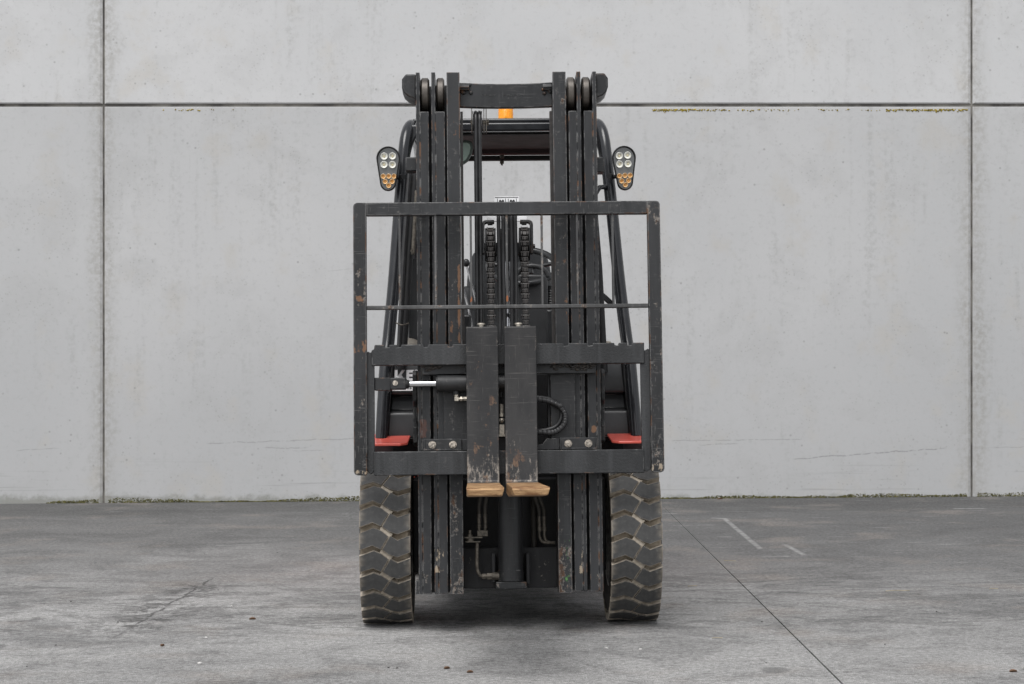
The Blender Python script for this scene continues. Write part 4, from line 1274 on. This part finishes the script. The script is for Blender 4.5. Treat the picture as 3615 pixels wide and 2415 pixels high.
# --- head lamps
def superegg(sx, sz, n=56):
    """hull of a big upper and a small lower circle"""
    pts = []
    for i in range(n):
        a = 2 * pi * i / n
        nx, nz = cos(a), sin(a)
        cs = ((0, 0.0425, 0.0488), (0.001, -0.0585, 0.0325))
        c = max(cs, key=lambda q: nx * q[0] + nz * q[1] + q[2])
        pts.append(((c[0] + c[2] * nx) * sx, (c[1] + c[2] * nz) * sz))
    return pts
LEDS_W = [(-0.0165, 0.050), (0.0175, 0.0515), (-0.0165, 0.016), (0.0180, 0.0165)]
LEDS_A = [(-0.0185, -0.032), (0.0035, -0.031), (0.0255 - 0.0005, -0.031), (-0.0105, -0.053), (0.0178, -0.052), (0.0042, -0.0690)]
def led_disc(r):
    bm = BM()
    lathe(bm, [(0.012, 0.0005), (0.012, r * 0.5), (0.0045, r), (-0.0005, r), (-0.0010, r * 0.93), (0.0045, r * 0.62), (0.0085, r * 0.22), (0.0085, 0.0005)], 'y', 24)
    return bm
LW = mesh_of(led_disc(0.0146), 'white_led', 'led_white', 30)
LA = mesh_of(led_disc(0.0104), 'amber_led', 'led_amber', 30)
def core(mat, r):
    bm = BM(); bmesh.ops.create_uvsphere(bm, u_segments=12, v_segments=8, radius=r)
    return mesh_of(bm, 'led_core', mat, 60)
CW_, CA_ = core('led_core', 0.0036), core('amber_core', 0.0032)
for s, cx, cz in ((-1, -0.480, 1.817), (1, 0.4865, 1.813)):
    bm = BM()
    O, I = superegg(1, 1), superegg(0.86, 0.925)
    mid = superegg(0.93, 0.965)
    bk_ = superegg(0.8, 0.85)
    n = len(O)
    rings = [[bm.verts.new((x, y, z)) for x, z in P] for P, y in ((bk_, 0.05), (O, 0.022), (O, 0.006), (superegg(0.975, 0.988), -0.001), (mid, -0.0035), (superegg(0.885, 0.94), -0.001), (I, 0.014))]
    for a_, b_ in zip(rings, rings[1:]):
        for i in range(n):
            bm.faces.new((a_[i], a_[(i + 1) % n], b_[(i + 1) % n], b_[i]))
    bm.faces.new(rings[0]); 
    lamp = obj('head_lamp', bm, 'rim_rubber', truck)
    lamp.location = (cx, 0.205, cz)
    lamp.rotation_euler = (0, radians(1.5 * -s), 0)
    if s > 0: pass
    bm = BM(); prism(bm, [(x * 1.01, z * 1.01) for x, z in I], 0.0115, 0.022)
    obj('lamp_lens', bm, 'lamp_face', lamp)
    for grp, me, cm in ((LEDS_W, LW, CW_), (LEDS_A, LA, CA_)):
        for (dx, dz) in grp:
            d = obj('lamp_led', me, parent=lamp); d.location = (dx * (1 if s < 0 else 1) - (0.003 if s > 0 else 0.0), 0.0015, dz)
            k = obj('led_core', cm, parent=lamp); k.location = (d.location.x, 0.0075, dz)
    # stalk to the guard leg
    bm = BM()
    lx = s * 0.430
    cyl(bm, (cx - s * 0.02, 0.245, cz - 0.03), (lx, 0.285, cz - 0.032), 0.0085, seg=14)
    cyl(bm, (cx - s * 0.052, 0.236, cz - 0.032), (cx - s * 0.062, 0.225, cz - 0.032), 0.012, seg=16)
    obj('lamp_stalk', bm, 'rim_rubber', GP[s])

# --- cab: seat, steering wheel, column, levers
bm = BM()
def rounded(cx, cy, cz, rx, ry, rz, e=0.35, nu=32, nv=18):
    rows = []
    for j in range(nv + 1):
        b = -pi / 2 + pi * j / nv
        row = []
        for i in range(nu):
            a = 2 * pi * i / nu
            f = lambda t, ee: math.copysign(abs(t) ** ee, t)
            row.append(bm.verts.new((cx + rx * f(cos(b), e) * f(cos(a), 0.75), cy + ry * f(cos(b), e) * f(sin(a), 0.8), cz + rz * f(sin(b), 0.62))))
        rows.append(row)
    for j in range(nv):
        for i in range(nu):
            bm.faces.new((rows[j][i], rows[j][(i + 1) % nu], rows[j + 1][(i + 1) % nu], rows[j + 1][i]))
rounded(0.03, 1.15, 1.225, 0.197, 0.07, 0.312, e=0.27)
bmesh.ops.remove_doubles(bm, verts=bm.verts, dist=0.0005)
seat = obj('seat_back', bm, 'vinyl', truck, smooth=70)
bm = BM()
bx(bm, -0.2, 0.26, 0.75, 1.12, 0.92, 1.02)
obj('seat_cushion', bm, 'vinyl', truck, bevel=0.03, seg=4)
bm = BM(); rounded(-0.155, 1.05, 1.20, 0.035, 0.05, 0.16)
bmesh.ops.remove_doubles(bm, verts=bm.verts, dist=0.0005)
obj('seat_bolster', bm, 'vinyl', seat, smooth=70)
# steering wheel
c = Vector((0.075, 0.50, 1.425)); tl = radians(32)
ring = [c + Vector((0.145 * cos(a), 0.145 * sin(a) * cos(tl) * 1.0, 0.145 * sin(a) * sin(tl))) for a in [2 * pi * k / 48 for k in range(48)]]
bm = BM(); tube(bm, ring, 0.0135, 12, closed=True)
sw = obj('steering_wheel', bm, 'plastic', truck)
bm = BM()
for a in (0.2, pi - 0.2, -pi / 2):
    tube(bm, [c + Vector((0.03 * cos(a), 0.03 * sin(a) * cos(tl), 0.03 * sin(a) * sin(tl) - 0.01)), c + Vector((0.145 * cos(a), 0.145 * sin(a) * cos(tl), 0.145 * sin(a) * sin(tl)))], 0.009, 8)
cyl(bm, c + Vector((0, 0, -0.03)), c + Vector((0, 0.004, 0.015)), 0.045, 0.04, seg=24)
obj('wheel_hub', bm, 'plastic', sw)
bm = BM(); cyl(bm, c + Vector((-0.135, -0.05, -0.02)), c + Vector((-0.135, -0.05, 0.03)), 0.014, 0.017, seg=16)
obj('spinner_knob', bm, 'plastic', sw)
bm = BM()
prism(bm, [(0.045, 1.0), (0.176, 1.03), (0.176, 1.36), (0.165, 1.385), (0.055, 1.388), (0.045, 1.37)], 0.385, 0.46)
col = obj('column_cowl', bm, 'vinyl', truck, bevel=0.008, seg=3)
bm = BM()
tube(bm, [(0.11 + 0.066 * cos(a), 0.40, 1.378 + 0.045 * sin(a)) for a in [pi * k / 16 for k in range(17)]], 0.010, 10)
obj('column_hood', bm, 'vinyl', col)
boxo('column_side', (0.165, 0.20, 0.38, 0.43, 0.98, 1.24), 'plastic', truck, bevel=0.01, seg=3)
boxo('column_side', (-0.185, -0.145, 0.36, 0.42, 0.98, 1.22), 'plastic', truck, bevel=0.01, seg=3)
bm = BM()
for k in range(7):
    z = 1.255 + k * 0.0105
    cyl(bm, (0.188, 0.44, z), (0.188, 0.44, z + 0.007), 0.024 - 0.001 * k, 0.019 - 0.001 * k, seg=16)
cyl(bm, (0.188, 0.44, 1.22), (0.188, 0.44, 1.34), 0.015, seg=12)
obj('lever_boot', bm, 'plastic', truck)
for (x0, z0, x1, z1, y) in ((-0.165, 1.432, -0.105, 1.17, 0.46), (-0.178, 1.33, -0.135, 1.12, 0.50)):
    bm = BM(); tube(bm, smooth_path([(x0, y, z0), ((x0 + x1) / 2 + 0.004, y, (z0 + z1) / 2), (x1, y, z1)], 6), 0.0045, 10)
    lv = obj('control_lever', bm, 'chrome', truck)
    if z0 > 1.4:
        bm = BM(); bmesh.ops.create_uvsphere(bm, u_segments=16, v_segments=10, radius=0.015, matrix=Matrix.Translation((x0, y, z0 + 0.008)) @ Matrix.Diagonal((1, 1, 1.15, 1)))
        obj('lever_knob', bm, 'plastic', lv)

# --- members and cables outside the rails, seen between rail and guard leg
bm = BM(); tube(bm, [(-0.368, 0.20, 1.80), (-0.395, 0.13, 1.48), (-0.42, 0.05, 1.10), (-0.43, 0.04, 1.0)], 0.019, 14)
ln = obj('side_strut', bm, 'under', truck)
bm = BM(); tube(bm, [(-0.392, 0.17, 1.80), (-0.414, 0.10, 1.48), (-0.434, 0.03, 1.10), (-0.436, 0.02, 1.02)], 0.009, 12)
obj('strut_line', bm, 'hose', ln)
bm = BM(); tube(bm, [(-0.362, 0.14, 1.72), (-0.372, 0.11, 1.56), (-0.378, 0.10, 1.46)], 0.008, 10); cyl(bm, (-0.382, 0.085, 1.475), (-0.382, 0.08, 1.475), 0.006, seg=10)
obj('strut_line', bm, 'zinc_dirty', ln)
bm = BM(); tube(bm, smooth_path([(-0.445, 0.02, 1.185), (-0.42, 0.0, 1.176), (-0.395, 0.02, 1.183)], 5), 0.003, 8)
obj('cable_tie', bm, 'zinc_dirty', ln)
boxo('side_shield', (-0.40, -0.36, 0.20, 0.215, 1.08, 1.45), 'plastic', truck)
bm = BM(); tube(bm, [(0.350, 0.08, 1.62), (0.366, 0.07, 1.40), (0.378, 0.05, 1.10), (0.382, 0.04, 0.98)], 0.017, 14)
rn_ = obj('side_strut', bm, 'under', truck)
for k in range(3):
    bm = BM(); tube(bm, smooth_path([(0.352, 0.09, 1.40), (0.356 + 0.003 * k, 0.09, 1.345), (0.372, 0.10, 1.31 - 0.006 * k), (0.40, 0.12, 1.285 - 0.008 * k), (0.432, 0.15, 1.258 - 0.008 * k)], 6), 0.0055, 10)
    obj('cable', bm, 'hose', rn_)
bm = BM(); tube(bm, [(0.36, 0.16, 1.70), (0.385, 0.22, 1.735), (0.42, 0.27, 1.742)], 0.010, 12)
obj('strut_tie', bm, 'guard', GP[1])

# ------------------------------------------------------------------ litter on the yard
def litter(name, px, py, kind, ang, size, label, cat, group):
    """px, py: place on the yard in metres"""
    bm = BM()
    if kind == 'twig':
        tube(bm, smooth_path([(-size, 0, 0.003), (-size * 0.3, size * 0.05, 0.0045), (size * 0.4, -size * 0.04, 0.004), (size, size * 0.03, 0.003)], 4), 0.0017, 6)
        mat = 'straw'
    elif kind == 'leaf':
        n = 10
        ed = [(size * cos(a), size * 0.5 * sin(a) * (1 - 0.3 * cos(a)), 0.003 + 0.006 * abs(sin(a))) for a in [2 * pi * k / n for k in range(n)]]
        up_ = [bm.verts.new(p) for p in ed]; dn = [bm.verts.new((p[0], p[1], p[2] - 0.002)) for p in ed]
        cu, cd = bm.verts.new((0, 0, 0.0035)), bm.verts.new((0, 0, 0.0008))
        for i in range(n):
            bm.faces.new((up_[i], up_[(i + 1) % n], cu)); bm.faces.new((dn[(i + 1) % n], dn[i], cd)); bm.faces.new((up_[i], dn[i], dn[(i + 1) % n], up_[(i + 1) % n]))
        mat = 'leaf'
    else:
        bmesh.ops.create_icosphere(bm, subdivisions=2, radius=size)
        for v in bm.verts:
            v.co *= 1 + 0.35 * mnoise.noise(v.co * 90 + Vector((px, py, 0)) * 7)
            v.co.z = max(-0.001, v.co.z * 0.5 + size * 0.3)
        mat = 'chip' if kind == 'chip' else 'chip_dark'
    o = obj(name, bm, mat, smooth=40)
    o.location = (px, py, gz(px))
    o.rotation_euler = (0, -SLOPE, ang)
    tag(o, label, cat, group)
for (x, y, a, s_) in ((0.81, 8.56, 0.3, 0.022), (2.12, 8.39, 0.1, 0.02), (0.76, 7.06, 0.1, 0.02), (1.09, 9.53, 2.9, 0.03)):
    litter('straw_stalk', x, y, 'twig', a, s_, 'short pale straw stalk lying on the yard concrete', 'straw', 'bits of straw on the yard')
litter('straw_stalk', 1.69, 8.35, 'twig', 0.15, 0.055, 'long thin pale straw stalk lying alone on the dark concrete', 'straw', 'bits of straw on the yard')
for (x, y, a) in ((-1.04, 7.64, 0.2), (-1.28, 6.98, 1.0), (-0.14, 6.37, 0.2), (-0.22, 6.45, 0.5), (1.66, 6.31, 0.1)):
    litter('dry_leaf', x, y, 'leaf', a, random.uniform(0.009, 0.014), 'small curled brown dry leaf lying on the open yard concrete', 'leaf', 'dry leaves on the yard')
litter('dry_leaf', 1.45, 13.27, 'leaf', 0.4, 0.02, 'brown dry leaf lying against the mossy foot of the wall', 'leaf', 'dry leaves on the yard')
for (x, y) in ((-1.18, 8.02), (-1.15, 7.17), (0.34, 6.85), (0.46, 6.82), (-1.08, 6.59)):
    litter('pale_chip', x, y, 'chip', random.random() * 3, random.uniform(0.005, 0.008), 'tiny pale stone chip lying on the yard concrete', 'stone chip', 'pale chips on the yard')
for (x, y) in ((-1.9, 8.21), (-1.57, 7.59), (-0.42, 6.48), (-0.39, 6.47), (-1.67, 6.56), (-1.68, 7.02), (0.98, 7.47), (1.72, 7.72), (1.35, 6.9), (0.87, 6.52), (-1.24, 10.07), (-1.62, 10.04)):
    litter('dark_pebble', x, y, 'dark', random.random() * 3, random.uniform(0.0028, 0.005), 'tiny dark pebble lying on the yard concrete', 'pebble', 'dark pebbles on the yard')
